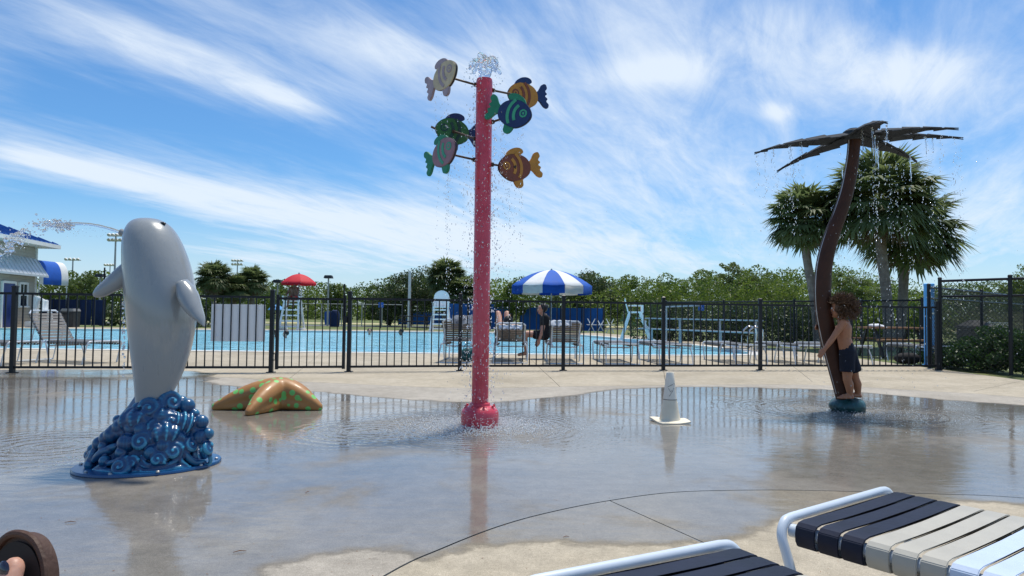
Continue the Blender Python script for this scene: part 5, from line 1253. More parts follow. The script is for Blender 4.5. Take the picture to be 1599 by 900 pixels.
# woman in black sitting sideways on a lounger beyond the fence
Y = 15.55; b0 = At(849, 534, Y); b0.z = .41; wmn = thing('person', Vector((b0.x, b0.y, .41)), 'person in a black top sitting on a lounger beyond the fence', 'person')
mb = MB(); seat = Vector((b0.x+.02, Y, .52)); ch = At(851, 499, Y); hd_ = At(846, 483.5, Y)
for s in (-1,1):
    chain(mb, [(seat+Vector((0,s*.09,0)), .11), (ch+Vector((.03,s*.08,-.16)), .095), (ch+Vector((0,s*.09,0)), .10)], 10); sh = ch+Vector((0,s*.16,.05)); chain(mb, [(ch+Vector((0,0,.09)), .05),(sh, .055)], 8)
    el = sh+Vector((-.06,s*.02,-.27)); wr = el+Vector((-.07,-.02,-.24)); chain(mb, [(sh,.052),(el,.042),(wr,.030)], 8); hand(mb, wr, Vector((-.4,0,-.9)), Vector((0,-s,0)), .17, .3, 1)
    kn = seat+Vector((-.44,s*.10,.03)); an = kn+Vector((.04,0,-.43)); chain(mb, [(seat+Vector((0,s*.09,0)),.10),(kn,.065),(an,.04)], 8); chain(mb, [(an,.04),(an+Vector((-.17,0,-.035)),.03)], 8)
chain(mb, [(ch+Vector((0,0,.07)),.05),(hd_-Vector((0,0,.08)),.048)], 8); f, s_, u = head_shape(mb, hd_, .215, Vector((-1,-.25,0)))
link('body', remesh(mb, 'body', .012, 3, wmn.location), M_SKIN2, wmn); face_bits(wmn, hd_, .215, f, s_, u)
h_ = MB(); h_.ball(hd_+Vector((.035,.01,.035)), (.10,.098,.105), 14, 10); h_.ball(hd_+Vector((.09,.02,.06)), .055, 10, 8); h_.build('hair', M_HAIRD, wmn)
tp = MB()
for s in (-1,1): chain(tp, [(seat+Vector((.0,s*.09,.03)), .118), (ch+Vector((.03,s*.08,-.16)), .108), (ch+Vector((0,s*.10,.0)), .112)], 10)
for s in (-1,1): sh = ch+Vector((0,s*.16,.05)); chain(tp, [(ch+Vector((0,s*.1,.03)),.09),(sh,.066),(sh+Vector((-.04,s*.01,-.14)),.062)], 10)
link('black_top', remesh(tp, 'black_top', .014, 3, wmn.location), M_BLKC, wmn)
st = MB()
for s in (-1,1): chain(st, [(seat+Vector((0,s*.09,0)),.115),(seat+Vector((-.20,s*.10,.01)),.10)], 10)
link('shorts', remesh(st, 'shorts', .014, 3, wmn.location), M_BLKC, wmn)
# sunbather with bent knees on the lounger by the pole
Y = 15.2; o_ = Gx(790, Y); sbn = thing('person', Vector((o_.x, Y, .41)), 'sunbather with bent bare legs on the lounger right of the red pole', 'person')
mb = MB(); pe = Vector((o_.x+.02, Y+.05, .51)); chx = Vector((o_.x+.05, Y-.46, .66)); hdx = Vector((o_.x+.05, Y-.74, .80))
for s in (-1,1):
    chain(mb, [(pe+Vector((s*.09,0,0)), .11), ((pe+chx)/2+Vector((s*.09,0,0)), .105), (chx+Vector((s*.10,0,0)), .11)], 10); sh = chx+Vector((s*.19,-.03,.05)); chain(mb, [(chx+Vector((0,-.05,.06)),.06),(sh,.06)], 8)
    el = sh+Vector((s*.06,.22,-.16)); wr = el+Vector((-s*.10,.20,.02)); chain(mb, [(sh,.058),(el,.045),(wr,.032)], 8); hand(mb, wr, Vector((-s*.4,1,-.2)), Vector((0,0,-1)), .18, .3, s)
    kn = pe+Vector((s*.10-.10,.34,.47)); an = kn+Vector((0,.32,-.45)); chain(mb, [(pe+Vector((s*.09,0,0)),.105),(kn,.07),(an,.042)], 8); chain(mb, [(an,.042),(an+Vector((0,.18,-.02)),.03)], 8)
chain(mb, [(chx+Vector((0,-.05,.06)),.055),(hdx,.05)], 8); f, s_, u = head_shape(mb, hdx, .22, Vector((0,.9,.35)), Vector((0,-.35,.9)))
link('body', remesh(mb, 'body', .014, 3, sbn.location), M_SKIN2, sbn); face_bits(sbn, hdx, .22, f, s_, u)
MB().ball(hdx+Vector((0,-.035,.035)), (.10,.105,.11), 14, 10).build('hair', M_HAIRD, sbn)
tk = MB()
for s in (-1,1): chain(tk, [(pe+Vector((s*.09,-.02,.02)),.118),(pe+Vector((s*.09-.04,.18,.16)),.10)], 10)
link('shorts', remesh(tk, 'shorts', .014, 3, sbn.location), M_BLKC, sbn)
# swimmers
for px, py, cs, lb in ((431,521,M_SKIN3,'swimmer half hidden by the gate post'), (446,522,M_SKIN2,'swimmer in the pool just right of the gate post'), (577,518,M_SKIN2,'swimmer in the pool right of the gate'), (626,518.5,M_SKIN3,'swimmer with dark hair furthest right in the pool')):
    hh_ = .24; c = G(px, py, .08); sw = thing('person', (c.x, c.y, -.07), lb, 'person'); mb = MB(); f, s_, u = head_shape(mb, c, hh_, Vector((random.uniform(-1,1),-.4,0)))
    sz = Vector((c.x, c.y, -.16)); chain(mb, [(c-Vector((0,0,.08)),.055),(sz,.06)], 8); chain(mb, [(sz-s_*.18,.07),(sz+s_*.18,.07)], 8)
    chain(mb, [(sz-Vector((0,0,.05)),.14),(sz-Vector((0,0,.4)),.13)], 8)
    link('body', remesh(mb, 'body', .016, 3, sw.location), cs, sw); face_bits(sw, c, hh_, f, s_, u); MB().ball(c-f*.03+Vector((0,0,.045)), (.105,.105,.105), 14, 10).build('hair', M_HAIRD, sw)

# towels and bags on the loungers
M_TOWW = mat('patterned_towel', (0.03,0.03,0.05), .95, .3, 9, .3, 40, col2=(.62,.62,.62)); M_TOWP = mat('pale_towel', (0.70,0.72,0.75), .95, .08, 9, .3, 40); M_BAGT = mat('teal_bag', (0.015,0.09,0.10), .8, .5, 14)
def draped(px0, px1, py0, py1, Y, m_, label, nm='towel', cat='towel'):
    a, b_ = At(px0, py0, Y), At(px1, py1, Y); w = b_.x-a.x; n_ = 12; rows = []
    for j in range(9):
        t_ = j/8; yv = Y-.05+.16*t_; zz_ = a.z-(a.z-b_.z)*abs(t_-.35)/.65 if t_ > .35 else a.z-(a.z-b_.z)*(.35-t_)/.35
        rows.append([Vector((a.x+w*i/n_, yv+.012*math.sin(i*1.7+j), zz_+.012*math.sin(i*2.1+j*.8))) for i in range(n_+1)])
    V = [q for r in rows for q in r]; Fs = [(j*(n_+1)+i, j*(n_+1)+i+1, (j+1)*(n_+1)+i+1, (j+1)*(n_+1)+i) for j in range(8) for i in range(n_)]; c = len(V)
    mb = MB().add(V+[q-Vector((0,0,.02)) for q in V], Fs+[tuple(x+c for x in f[::-1]) for f in Fs]); cen = Vector((a.x+w/2, Y, b_.z))
    return tag(mb.build(nm, m_, None, True, 60, 0, cen), label, cat)
draped(706, 746, 492, 505, 14.02, M_TOWW, 'black and white towel over the lounger back left of the red pole')
draped(779, 816, 507, 513, 14.08, M_TOWP, 'pale towel over the lounger back right of the red pole')
draped(858, 892, 500, 508, 14.12, M_TOWP, 'pale towel over the lounger back beside the seated person')
p = Gx(732, 14.6); bg_ = thing('beach_bag', p, 'teal beach bag on the deck left of the red pole', 'bag')
mb = MB(); mb.ball(p+Vector((0,0,.13)), (.17,.11,.15), 18, 12); mb.v = [(x+.012*mnoise.noise(Vector((x*14,y*14,z*14))), y, max(.002, z+.014*mnoise.noise(Vector((x*11,y*9,z*9))))) for x, y, z in mb.v]; mb.build('body', M_BAGT, bg_)
MB().tube([p+Vector((.10*math.cos(a_),0,.24+.12*math.sin(a_))) for a_ in [math.pi*k/10 for k in range(11)]], .009, 6).build('handle', M_BAGT, bg_)
p = Gx(1417, 15.3); bg_ = thing('beach_bag', p, 'dark bag on the deck below the picnic table', 'bag')
mb = MB().ball(p+Vector((0,0,.12)), (.30,.14,.13), 18, 12); mb.v = [(x, y, max(.002, z)) for x, y, z in mb.v]; mb.build('body', M_BLKC, bg_); MB().tube([p+Vector((.12*math.cos(a_),0,.22+.09*math.sin(a_))) for a_ in [math.pi*k/10 for k in range(11)]], .010, 6).build('handle', M_BLKC, bg_)

# picnic tables
M_PLANK = mat('brown_plank', (0.28,0.15,0.08), .7, .2, 5, .3, 30); M_PLANKD = mat('dark_plank', (0.03,0.027,0.025), .7, .3, 5)
def picnic(px, Y, w, label, m_, rz=0):
    p = gp(px, Y); r = thing('picnic_table', p, label, 'table'); r.rotation_euler.z = R(rz)
    def put(n_, mb, mm): return link(n_, mb.mesh(n_, (0,0,0), False, bevel=.006), mm, r)
    for k in range(5): put('plank', MB().box((0,-.30+k*.15,.735), (w,.14,.045)), m_)
    for s in (-1,1):
        for k in range(2): put('bench_plank', MB().box((0,s*(.66+k*.15),.44), (w,.14,.045)), m_)
        put('leg', MB().bar((s*w*.36,-.55,0), (s*w*.36,-.18,.70), .05, .09), M_BIN); put('leg', MB().bar((s*w*.36,.55,0), (s*w*.36,.18,.70), .05, .09), M_BIN); put('brace', MB().box((s*w*.36+.05,0,.395), (.04,1.6,.045)), M_BIN)
    return r
picnic(1392, 18.2, 1.55, 'brown picnic table behind the fence right of the child', M_PLANK, 4); picnic(648, 40.5, 1.75, 'dark picnic table beyond the pool under the oak', M_PLANKD)
tw = MB(); c = At(1368, 505, 18.2); c.z = .78; tw.ball(c, (.19,.17,.055), 16, 10); tw.v = [(x+.02*mnoise.noise(Vector((x*9,y*9,z*9))), y, max(.7585, z+.03*mnoise.noise(Vector((x*10,y*10,1))))) for x, y, z in tw.v]
tag(tw.build('towel', M_TOWP, None, True, 60, 0, Vector((c.x, c.y, .758))), 'crumpled pale towel on the end of the brown picnic table', 'towel')

# bleacher, handrail, blue post, chain link
bl = thing('bleacher', gp(1090, 21.5), 'low aluminium bleacher in front of the dark hedge', 'bleacher')
def bpl(p0, p1, Y0, Y1, th=.042, dp=.22):
    a, b_ = At(*p0, Y0), At(*p1, Y1); MB().bar(a, b_, dp, th, Vector((0,0,1))).build('plank', M_ALU, bl, False, bevel=.008); return a, b_
r1 = bpl((996,497), (1188,501), 25.8, 20.2); r2 = bpl((1000,513), (1188,520.5), 25.2, 19.7); r3 = bpl((1036,479.5), (1090,477.5), 25.6, 24.2, .05, .2)
for t_ in (.12, .40, .72, .97):
    a = r1[0].lerp(r1[1], t_); b_ = r2[0].lerp(r2[1], t_); MB().bar((a.x,a.y+.02,0), (a.x,a.y+.02,a.z-.03), .06, .06).build('post', M_ALU, bl, False); MB().bar((b_.x,b_.y,0), (b_.x,b_.y,b_.z-.03), .05, .05).build('post', M_ALU, bl, False)
for t_ in (.1, .9): a = r3[0].lerp(r3[1], t_); MB().bar((a.x,a.y+.05,0), (a.x,a.y+.05,a.z), .05, .05).build('post', M_ALU, bl, False)
M_CHR = mat('stainless', (0.6,0.6,0.6), .18, .05, 5, metal=1.0)
p = gp(1192, 19.2); hrl = thing('pool_handrail', p, 'stainless pool handrail at the right end of the pool', 'handrail')
for s in (0, .5): MB().tube([p+Vector((-.05,s,-.0)), p+Vector((0,s,.45)), p+Vector((-.02,s,.62)), p+Vector((-.10,s,.70)), p+Vector((-.25,s,.71)), p+Vector((-.38,s,.60)), p+Vector((-.42,s,.4)), p+Vector((-.42,s,.0))], .024, 10).build('rail', M_CHR, hrl)
M_BPOST = mat('sky_blue_paint', (0.12,0.44,0.85), .5, .08, 6)
p = gp(1451, 15.0); zt = At(1451, 443, 15.0).z; bpst = thing('shower_post', p, 'thick sky blue post beside the fence corner', 'post')
MB().lathe([(.105,0),(.100,.02),(.100,zt-.06),(.105,zt-.055),(.105,zt-.012),(.09,zt)], p, 24).build('column', M_BPOST, bpst); MB().lathe([(.14,0),(.14,.015),(.10,.02)], p, 20).build('base_flange', M_BPOST, bpst)
c = p+Vector((0,-.095,1.1)); MB().tube([c, c+Vector((0,-.05,0))], [.03,.02], 10).build('button', M_CHR, bpst)
def chain_link(pts, h, label, mid=None, screen_=False, posts_h=None, spacing=.085):
    root = thing('chain_link_fence', pts[0], label, 'fence')
    for i, a in enumerate(pts):
        a = Vector(a); MB().tube([a, a+Vector((0,0,h+.05))], .036, 10).build('post', M_BLACK, root); MB().ball(a+Vector((0,0,h+.05)), (.04,.04,.03), 10, 6).build('cap', M_BLACK, root)
        if not i: continue
        b_ = Vector(pts[i-1]); MB().tube([a+Vector((0,0,h)), b_+Vector((0,0,h))], .024, 8).build('rail', M_BLACK, root)
        for z in (mid or []): MB().tube([a+Vector((0,0,z)), b_+Vector((0,0,z))], .02, 8).build('rail', M_BLACK, root)
        L_ = (a-b_).length; d_ = (a-b_)/L_; w = MB(); k = -h
        while k < L_:
            for sg in (1, -1):
                s0, s1 = max(0, k), min(L_, k+h)
                if s1 > s0:
                    q0 = b_+d_*s0+Vector((0,0,.03+((s0-k) if sg > 0 else h-(s0-k))*.97)); q1 = b_+d_*s1+Vector((0,0,.03+((s1-k) if sg > 0 else h-(s1-k))*.97)); w.bar(q0, q1, .0045)
            k += spacing
        tag(w.build('wire_mesh', M_BLACK, root, False), kind='stuff')
    return root
cc_ = PP[10]+Vector((.10,.06,0)); e1 = Gx(1578, 12.6); e2 = Gx(1760, 11.5)
chain_link([cc_, e1, e2], 1.72, 'tall black chain link fence corner at right above the hedge', [1.42])
chain_link([cc_+Vector((.08,.5,0)), Gx(1533, 16.6), Gx(1600, 19.5)], 1.62, 'black chain link fence running back behind the hooded bin', [1.4])
chain_link([Gx(1040, 27.0), Gx(1130, 24.6), Gx(1240, 22.6), Gx(1345, 20.6), Gx(1440, 19.0)], 1.48, 'low black chain link fence behind the bleacher and palms', [], spacing=.11)
# white lattice railing far right
p = gp(1546, 46); lr = thing('lattice_railing', p, 'white lattice railing far behind the hooded bin', 'railing'); w_ = 2.6
for z in (.30,.75): MB().bar(p+Vector((-w_/2,0,z)), p+Vector((w_/2,0,z)), .05).build('rail', M_TRIMW, lr, False)
for k in range(8):
    xk = -w_/2+w_*k/8
    for z0, z1 in ((.30,.75),(.75,.30)): MB().bar(p+Vector((xk,.01 if z0 < z1 else -.01,z0)), p+Vector((xk+w_/8,.01 if z0 < z1 else -.01,z1)), .035).build('lath', M_TRIMW, lr, False)
for xk in (-w_/2, 0, w_/2): MB().bar(p+Vector((xk,.04,0)), p+Vector((xk,.04,.85)), .07).build('post', M_TRIMW, lr, False)

# light poles and signs
M_POLEG = mat('galvanised_pole', (0.42,0.42,0.40), .5, .1, 3, metal=.3)
def stadium(px, py, Y, label, wide=.9, rows=2, r=.12):
    p = gp(px, Y); top_ = At(px, py, Y); p = Vector((top_.x, Y, 0)); t = thing('floodlight_pole', p, label, 'light pole'); MB().tube([p, Vector((top_.x,Y,top_.z))], [r,r*.6], 8).build('pole', M_POLEG, t)
    for i in range(rows):
        z = top_.z-.25-i*.65; MB().bar((p.x-wide,Y,z), (p.x+wide,Y,z), .10).build('crossarm', M_POLEG, t, False)
        for k in range(4): c = Vector((p.x-wide+wide*2*(k+.5)/4, Y-.2, z+.18)); MB().tube([c+Vector((0,.15,.10)), c, c+Vector((0,-.12,-.10))], [.10,.20,.24], 10).build('lamp', M_TRIMW, t)
stadium(181, 366, 92, 'tall floodlight pole just left of the dolphin head', 1.0, 2, .17); stadium(114, 404, 105, 'floodlight pole behind the pool house awning', 1.2, 1, .15); stadium(371, 406, 120, 'distant floodlight pole behind the palm clump', 1.0, 2, .15); stadium(172, 413, 125, 'small distant floodlight pole beside the dolphin flipper', 1.0, 1, .13)
def lamp_post(px, py, Y, label, bx=True, r=.05, m_=None):
    t_ = At(px, py, Y); p = Vector((t_.x, Y, 0)); t = thing('lamp_post', p, label, 'lamp post'); MB().tube([p, Vector((t_.x,Y,t_.z))], [r*1.2, r], 10).build('pole', m_ or M_POLEG, t)
    if bx: MB().box((t_.x, Y, t_.z+.06), (.55,.5,.20), None, .8).build('lamp_head', M_BIN, t, False, bevel=.02)
lamp_post(433.5, 441, 46, 'square-headed lamp post left of the red umbrella'); lamp_post(513, 434, 46, 'square-headed lamp post right of the red umbrella'); lamp_post(157, 432, 46, 'round-headed lamp post left of the dolphin flipper'); lamp_post(163.5, 418, 46, 'dark post beside the dolphin flipper', False, .05, M_BLACK); lamp_post(640, 424, 44, 'plain white pole in front of the dark oak', False, .085, M_WHITEP)
M_SIGNB = mat('sign_blue', (0.02,0.13,0.55), .5)
def access_sign(px, py, Y, s, label, post=True):
    c = At(px, py, Y); t = thing('sign', Vector((c.x, Y, 0)), label, 'sign'); MB().bar((c.x,Y+.03,0), (c.x,Y+.03,c.z), .05).build('post', M_BIN, t, False)
    pn = MB().box(c, (s,.02,s)).build('panel', M_SIGNB, t, False); k = s*.5; o = c-Vector((0,.014,0)); mb = MB()
    mb.ball(o+Vector((-.05*s,0,.33*s)), (.07*s,.006,.07*s), 10, 6); mb.bar(o+Vector((-.05*s,0,.24*s)), o+Vector((-.03*s,0,-.02*s)), .06*s, .01); mb.bar(o+Vector((-.03*s,0,-.02*s)), o+Vector((.16*s,0,-.02*s)), .01, .06*s); mb.bar(o+Vector((.16*s,0,-.02*s)), o+Vector((.26*s,0,-.24*s)), .06*s, .01)
    mb.tube([o+Vector((-.02*s+.2*s*math.cos(a_),0,-.14*s+.2*s*math.sin(a_))) for a_ in [R(100+250*q/14) for q in range(15)]], .025*s, 6); mb.build('wheelchair_symbol', M_TRIMW, pn)
access_sign(1095, 481, 26.2, .22, 'small blue wheelchair sign on the dark hedge'); access_sign(595, 476.5, 42, .30, 'small blue wheelchair sign in front of the oak group')
# things beyond the pool
p = gp(523, 44); blu = thing('barrel', p, 'dark blue wrapped object beyond the pool right of the lifeguard', 'barrel'); MB().lathe([(.26,0),(.30,.25),(.30,.8),(.22,1.0),(.12,1.05)], p, 16).build('body', M_SCRN, blu)
p = gp(514, 50); blu = thing('barrel', p, 'blue recycling bin far behind the pool', 'bin'); MB().lathe([(.30,0),(.33,.3),(.33,.85),(.28,.95)], p, 16).build('body', M_SCRB, blu)
p = gp(938, 37.8); ck = thing('folding_chairs', p, 'white folding chairs with crossed legs beyond the pool end', 'bench')  # three folding chairs built as one piece with a shared seat
for k in range(3):
    q = p+Vector((k*.5-.5,0,0)); MB().tube([q+Vector((-.2,0,.0)), q+Vector((.2,0,.75))], .025, 6).tube([q+Vector((.2,.02,.0)), q+Vector((-.2,.02,.75))], .025, 6).build('leg_frame', M_PLASW, ck)
MB().box(p+Vector((0,0,.42)), (1.5,.4,.03)).build('seat', M_PLASW, ck, False)
# far chain rail behind the pool
a, b_ = gp(470, 46.3), gp(628, 46.3); fr = thing('rail_fence', a, 'thin pale rail fence beyond the pool', 'fence')
MB().tube([a+Vector((0,0,1.45)), b_+Vector((0,0,1.45))], .03, 6).build('rail', M_POLEG, fr)
for k in range(6): q = a.lerp(b_, k/5); MB().tube([q, q+Vector((0,0,1.48))], .035, 6).build('post', M_POLEG, fr)

# ------------------------------------------------------------------ water in the air
def watermat(name, milk):
    mt = bpy.data.materials.new(name); mt.use_nodes = True; N, L = mt.node_tree.nodes, mt.node_tree.links; b = N['Principled BSDF']; out = N['Material Output']
    b.inputs['Base Color'].default_value = (1,1,1,1); b.inputs['Transmission Weight'].default_value = 1; b.inputs['IOR'].default_value = 1.33; b.inputs['Roughness'].default_value = .02
    d = N.new('ShaderNodeBsdfDiffuse'); d.inputs[0].default_value = (.85,.88,.9,1); tr = N.new('ShaderNodeBsdfTranslucent'); tr.inputs[0].default_value = (.85,.88,.9,1)
    a = N.new('ShaderNodeAddShader'); m1 = N.new('ShaderNodeMixShader'); m1.inputs[0].default_value = .5; L.new(d.outputs[0], m1.inputs[1]); L.new(tr.outputs[0], m1.inputs[2])
    m2 = N.new('ShaderNodeMixShader'); m2.inputs[0].default_value = milk; L.new(b.outputs[0], m2.inputs[1]); L.new(m1.outputs[0], m2.inputs[2]); L.new(m2.outputs[0], out.inputs[0]); return mt
M_DROP = watermat('water_drops', .22); M_FOAM = watermat('water_foam', .70); M_JET = watermat('water_jet', .08)
t_ = (1+5**.5)/2
ICO = np.array([(-1,t_,0),(1,t_,0),(-1,-t_,0),(1,-t_,0),(0,-1,t_),(0,1,t_),(0,-1,-t_),(0,1,-t_),(t_,0,-1),(t_,0,1),(-t_,0,-1),(-t_,0,1)])/math.sqrt(1+t_*t_)
ICF = np.array([(0,11,5),(0,5,1),(0,1,7),(0,7,10),(0,10,11),(1,5,9),(5,11,4),(11,10,2),(10,7,6),(7,1,8),(3,9,4),(3,4,2),(3,2,6),(3,6,8),(3,8,9),(4,9,5),(2,4,11),(6,2,10),(8,6,7),(9,8,1)])
def drops(P_, r, stretch, name, label, m_, base):
    P_ = np.array(P_); n = len(P_); r = np.array(r); s = np.array(stretch) if np.ndim(stretch) else np.full(n, stretch)
    V = (P_[:,None,:]+ICO[None]*np.stack([r, r, r*s], 1)[:,None,:]).reshape(-1,3); Fq = (ICF[None]+np.arange(n)[:,None,None]*12).reshape(-1,3)
    V[:,2] = np.maximum(V[:,2], .001)
    me = np_mesh(name, V-np.array(base), Fq); me.polygons.foreach_set('use_smooth', [True]*len(Fq)); o = link(name, me, m_, None, base)
    tag(o, label, 'water', kind='stuff'); return o
U = rng.uniform
# fountain crown on the red pole: lobes of water thrown up, then falling drops
P_, r_, s_ = [], [], []
def dp(p, r, s=1.0): P_.append(tuple(p)); r_.append(r); s_.append(s)
jets = MB()
for k in range(15):                                         # looping lobes of clear water thrown up and out
    w = 2*math.pi*k/15+U(-.2,.2); out_ = U(.07,.125); hgt = U(.14,.215)*(1-.25*(k % 3 == 0)); pts = []
    for i in range(12):
        q = i/11; pts.append((Vector((POLE.x+math.cos(w)*(.02+out_*q), POLE.y+math.sin(w)*(.02+out_*q), H-.02+hgt*(1-(1-1.62*q)**2))), .011+.006*math.sin(i*1.3+k)+.010*max(0,math.sin(math.pi*q))))
    for (p, r), (q_, s2) in zip(pts[:-1], pts[1:]): jets.tube([p, q_], [r, s2], 8)
    for p, r in pts: jets.ball(p, r*U(.9,1.25), 8, 6)
    for _ in range(9):
        q = U(.3,1.3); dp(Vector((POLE.x+math.cos(w)*(.03+out_*q)+U(-.02,.02), POLE.y+math.sin(w)*(.03+out_*q)+U(-.02,.02), H+hgt*(1-(1-1.62*q)**2)+U(-.02,.02))), U(.003,.008))
chain(jets, [(Vector((POLE.x,POLE.y,H-.02)), .05), (Vector((POLE.x,POLE.y,H+.08)), .06)], 10)
tag(link('water_jets', remesh(jets, 'water_jets', .008, 3, top), M_JET, None, top), 'clear water crown bubbling from the top of the red pole', 'water', kind='stuff')
for _ in range(900):                                       # close sheet of drops falling along the pole
    w = U(0,6.28); rr = .078+abs(rng.normal(0,.05)); z = U(.2,H); dp((POLE.x+math.cos(w)*rr, POLE.y+math.sin(w)*rr, z), U(.002,.0068), U(1,2.4))
for _ in range(900):
    w = U(0,6.28); rr = .10+abs(rng.normal(0,.14)); z = U(.0,H*.88)
    dp((POLE.x+math.cos(w)*rr, POLE.y+math.sin(w)*rr, z), U(.0015,.0045), U(1,2.5))
for o, u, v, w in F_:                                      # strings of drops running off each fish
    for q in range(5):
        c = o+u*U(-.14,.14)+Vector((0,0,-.10)); L_ = U(.3,1.5)
        for _ in range(int(L_*26)): dp(c+Vector((U(-.012,.012), U(-.012,.012), -U(0,1)**1.3*L_)), U(.0015,.0042), U(1,2.6))
drops(P_, r_, s_, 'fountain_spray', 'drops of water falling around the red fish pole', M_DROP, POLE)
P_, r_, s_ = [], [], []
for _ in range(3600):                                      # splash crown on the pad
    w = U(0,6.28); rr = .16+abs(rng.normal(0,.23)); z = abs(rng.normal(0,.030))*math.exp(-rr*.8)+.001; dp((POLE.x+math.cos(w)*rr*1.25, POLE.y+math.sin(w)*rr, z), U(.002,.0062), 1)
for _ in range(700):
    w = U(0,6.28); rr = .16+abs(rng.normal(0,.10)); z = abs(rng.normal(0,.09)); dp((POLE.x+math.cos(w)*rr, POLE.y+math.sin(w)*rr, z+.002), U(.0012,.004), 1.2)
for _ in range(1500):
    w = U(0,6.28); rr = abs(rng.normal(0,.45))+.12; dp((PALM.x+.1+math.cos(w)*rr*1.2, PALM.y-.15+math.sin(w)*rr, abs(rng.normal(0,.02))+.001), U(.0012,.004), 1)
for _ in range(260):
    dp((DOL.x-1.0+rng.normal(0,.5), DOL.y+.5+rng.normal(0,.35), abs(rng.normal(0,.015))+.001), U(.0012,.0036), 1)
drops(P_, r_, s_, 'splash', 'white splashes where falling water hits the wet pad', M_FOAM, POLE)
# drips from the steel palm
P_, r_, s_ = [], [], []
def drip(px, py, Y, n, L_, jit=.015, big=.0048):
    a = At(px, py, Y)
    for _ in range(n): q = U(0,1)**1.2; dp(a+Vector((U(-jit,jit)*(1+q*2), U(-jit,jit)*(1+q*2), -q*L_)), U(.0016,big), U(1.2,3.5))
for px, py, dy, L_ in [(1182,238,-.1,.5),(1195,232,-.1,.9),(1207,229,-.1,.6),(1233,224,-.1,.7),(1236,222,-.1,1.0),(1250,222,-.1,.4),(1228,262,.5,.6),(1213,267,.6,.5),(1240,258,.5,.8),(1346,205,-.2,.5),(1362,200,-.6,1.2),(1370,210,-.6,1.9),(1384,196,-.9,.8),
                       (1421,243,.6,1.4),(1411,248,.6,1.2),(1400,252,.5,.9),(1365,255,.2,1.6),(1390,258,.3,1.8),(1446,214,-.3,.8),(1470,212,-.3,1.2),(1490,212,0,1.5),(1455,216,.1,1.8),(1500,215,.1,1.9),(1342,255,-.1,1.9),(1320,262,.1,1.2),(1312,300,.1,1.4)]:
    drip(px, py, TY+dy, int(40*L_)+12, L_)
strm = MB()                                                 # unbroken streams where water leaves the plates
for px, py, dy, L_ in [(1346,203,-.25,.22),(1362,199,-.6,.32),(1366,212,-.6,.30),(1384,196,-.9,.16),(1370,228,-.55,.25),(1421,243,.6,.30),(1234,224,-.1,.14),(1251,222,-.1,.12),(1445,214,-.3,.18),(1456,216,.1,.16),(1207,230,-.1,.10),(1315,262,.05,.25)]:
    a = At(px, py, TY+dy); n_ = 9; strm.tube([a+Vector((.012*q/8+.003*math.sin(q*2.2),.0,-L_*q/8)) for q in range(n_)], [.0065*(1-.06*q)*(1+.25*math.sin(q*2.5+px)) for q in range(n_)], 7)
tag(strm.build('water_streams', M_JET, None, True, 180, 0, hub), 'thin streams of water pouring off the steel palm fronds', 'water', kind='stuff')
for _ in range(380):
    dp((PALM.x+rng.normal(.15,.55), PALM.y+rng.normal(-.05,.5), U(.1,2.6)), U(.0015,.0045), U(1,2.5))
for _ in range(200):
    dp((PALM.x+rng.normal(.1,.9), PALM.y+rng.normal(0,.6), U(.1,2.3)), U(.0012,.003), U(1,2.5))
drops(P_, r_, s_, 'palm_spray', 'drops of water raining from the steel palm feature', M_DROP, PALM)
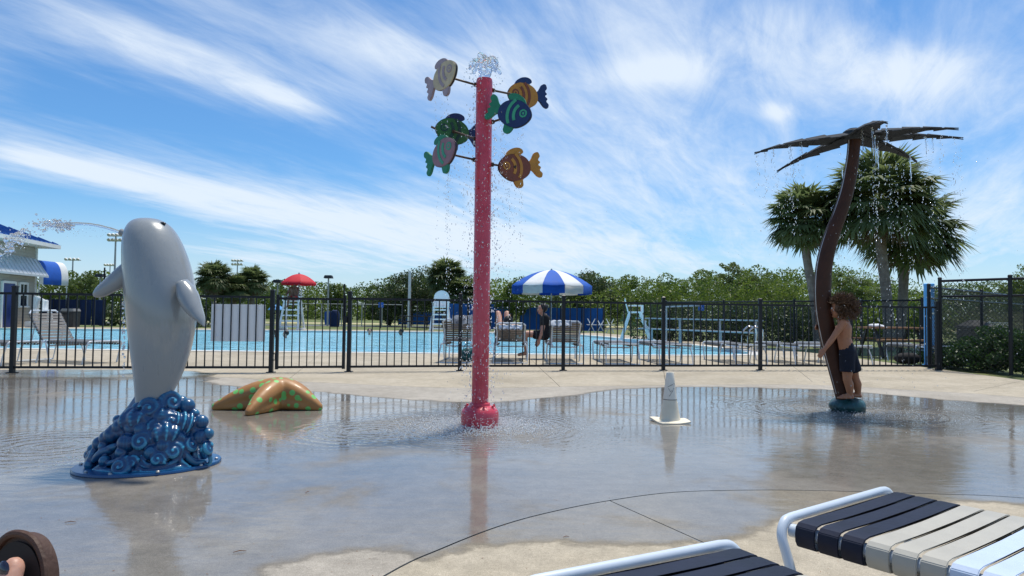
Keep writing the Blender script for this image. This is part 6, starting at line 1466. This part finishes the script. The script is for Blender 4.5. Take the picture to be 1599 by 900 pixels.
# the dolphin's jet, arching to the left and breaking up
jp = [(190,364,9),(180,360,7.4),(165,355.5,6.6),(150,352,6.2),(135,350,6),(120,349.5,6.6),(107,349.8,7.4),(97,350.5,8),(88,351,8.5),(80,351.5,8),(72,350.5,7.5),(66,353,5)]
kk = F_PX/DY; sm = crom([(*At(x, y, DY+.04), w/2/kk*.8) for x, y, w in jp], 5); jm = MB()
jm.tube([Vector(p[:3]) for p in sm], [float(p[3])*(.85+.06*math.sin(i*1.1)+.25*max(0,(i-28)/30)*math.sin(i*2.1)) for i, p in enumerate(sm)], 10)
for k in range(60):                                         # ragged lumps where it breaks
    q = U(0,1); x = 112-q*112; y = 350+ (0 if x > 70 else ((70-x)/70)**1.25*44); sz = U(.004,.016)
    c = At(x+rng.normal(0,4), y+rng.normal(0,3+q*5), DY+.04+U(-.04,.04)); jm.ball(c, (sz*U(.8,2.2), sz, sz*U(.7,1.3)), 8, 6, Matrix.Rotation(U(-.8,.8),3,'Y'))
tag(jm.build('water_jet', M_JET, None, True, 180, 0, At(190,364,DY+.04)), 'arching jet of water spouting left from the dolphin head', 'water', kind='stuff')
P_, r_, s_ = [], [], []
for _ in range(420):
    q = U(0,1)**.8; x = 110-q*150; y = 350+(0 if x > 70 else (abs(70-x)/70)**1.25*44); dp(At(x+rng.normal(0,5), y+rng.normal(2,4+q*9), DY+.04+U(-.06,.06)), U(.0015,.0062), U(.8,1.5))
for _ in range(46): a = At(193+U(-2,2), 470+U(0,1)*125, DY+.1); dp(a, U(.003,.0075), U(1.2,2.4))
for _ in range(60): dp(At(U(105,170), U(352,372), DY+.04), U(.001,.0025), 1)
drops(P_, r_, s_, 'jet_spray', 'broken drops falling from the dolphin jet at left', M_DROP, At(60,370,DY))
# twigs and specks on the pad
M_TWIG = mat('pine_needle', (0.20,0.085,0.03), .8, .3, 30)
for px, py, ln, an_, lb in [(110,817,.05,8,'short brown twig on the wet pad near the sandal'), (374,863,.05,25,'dark bent twig on the wet pad below the dolphin'), (480,770,.03,60,'tiny dark leaf scrap on the wet pad right of the dolphin'), (884,840,.03,20,'tiny leaf scrap near the wet edge in the foreground')]:
    c = G(px, py); d_ = Vector((math.cos(R(an_)), math.sin(R(an_)), 0))*ln/2; mb = MB().tube([c-d_+Vector((0,0,.004)), c+Vector((0,.003,.007)), c+d_+Vector((0,0,.004))], [.0012,.0018,.001], 6)
    tag(mb.build('twig', M_TWIG, None, True, 60, 0, Vector((c.x,c.y,0))), lb, 'twig')

P_ = []                                                     # grit and scraps washed over the concrete
for _ in range(420):
    q = G(U(-40,1640), 640+U(0,1)**.6*270); P_.append((q.x, q.y, .0015))
P_ = np.array(P_); V, Fq = leaf_quads(P_, .009, .5); V[:,2] = .0015+np.abs(V[:,2]-.0015)*.25
gr = link('grit', np_mesh('grit', V, Fq), M_TWIG); tag(gr, 'dark specks of grit scattered over the concrete pad', 'grit', kind='stuff')
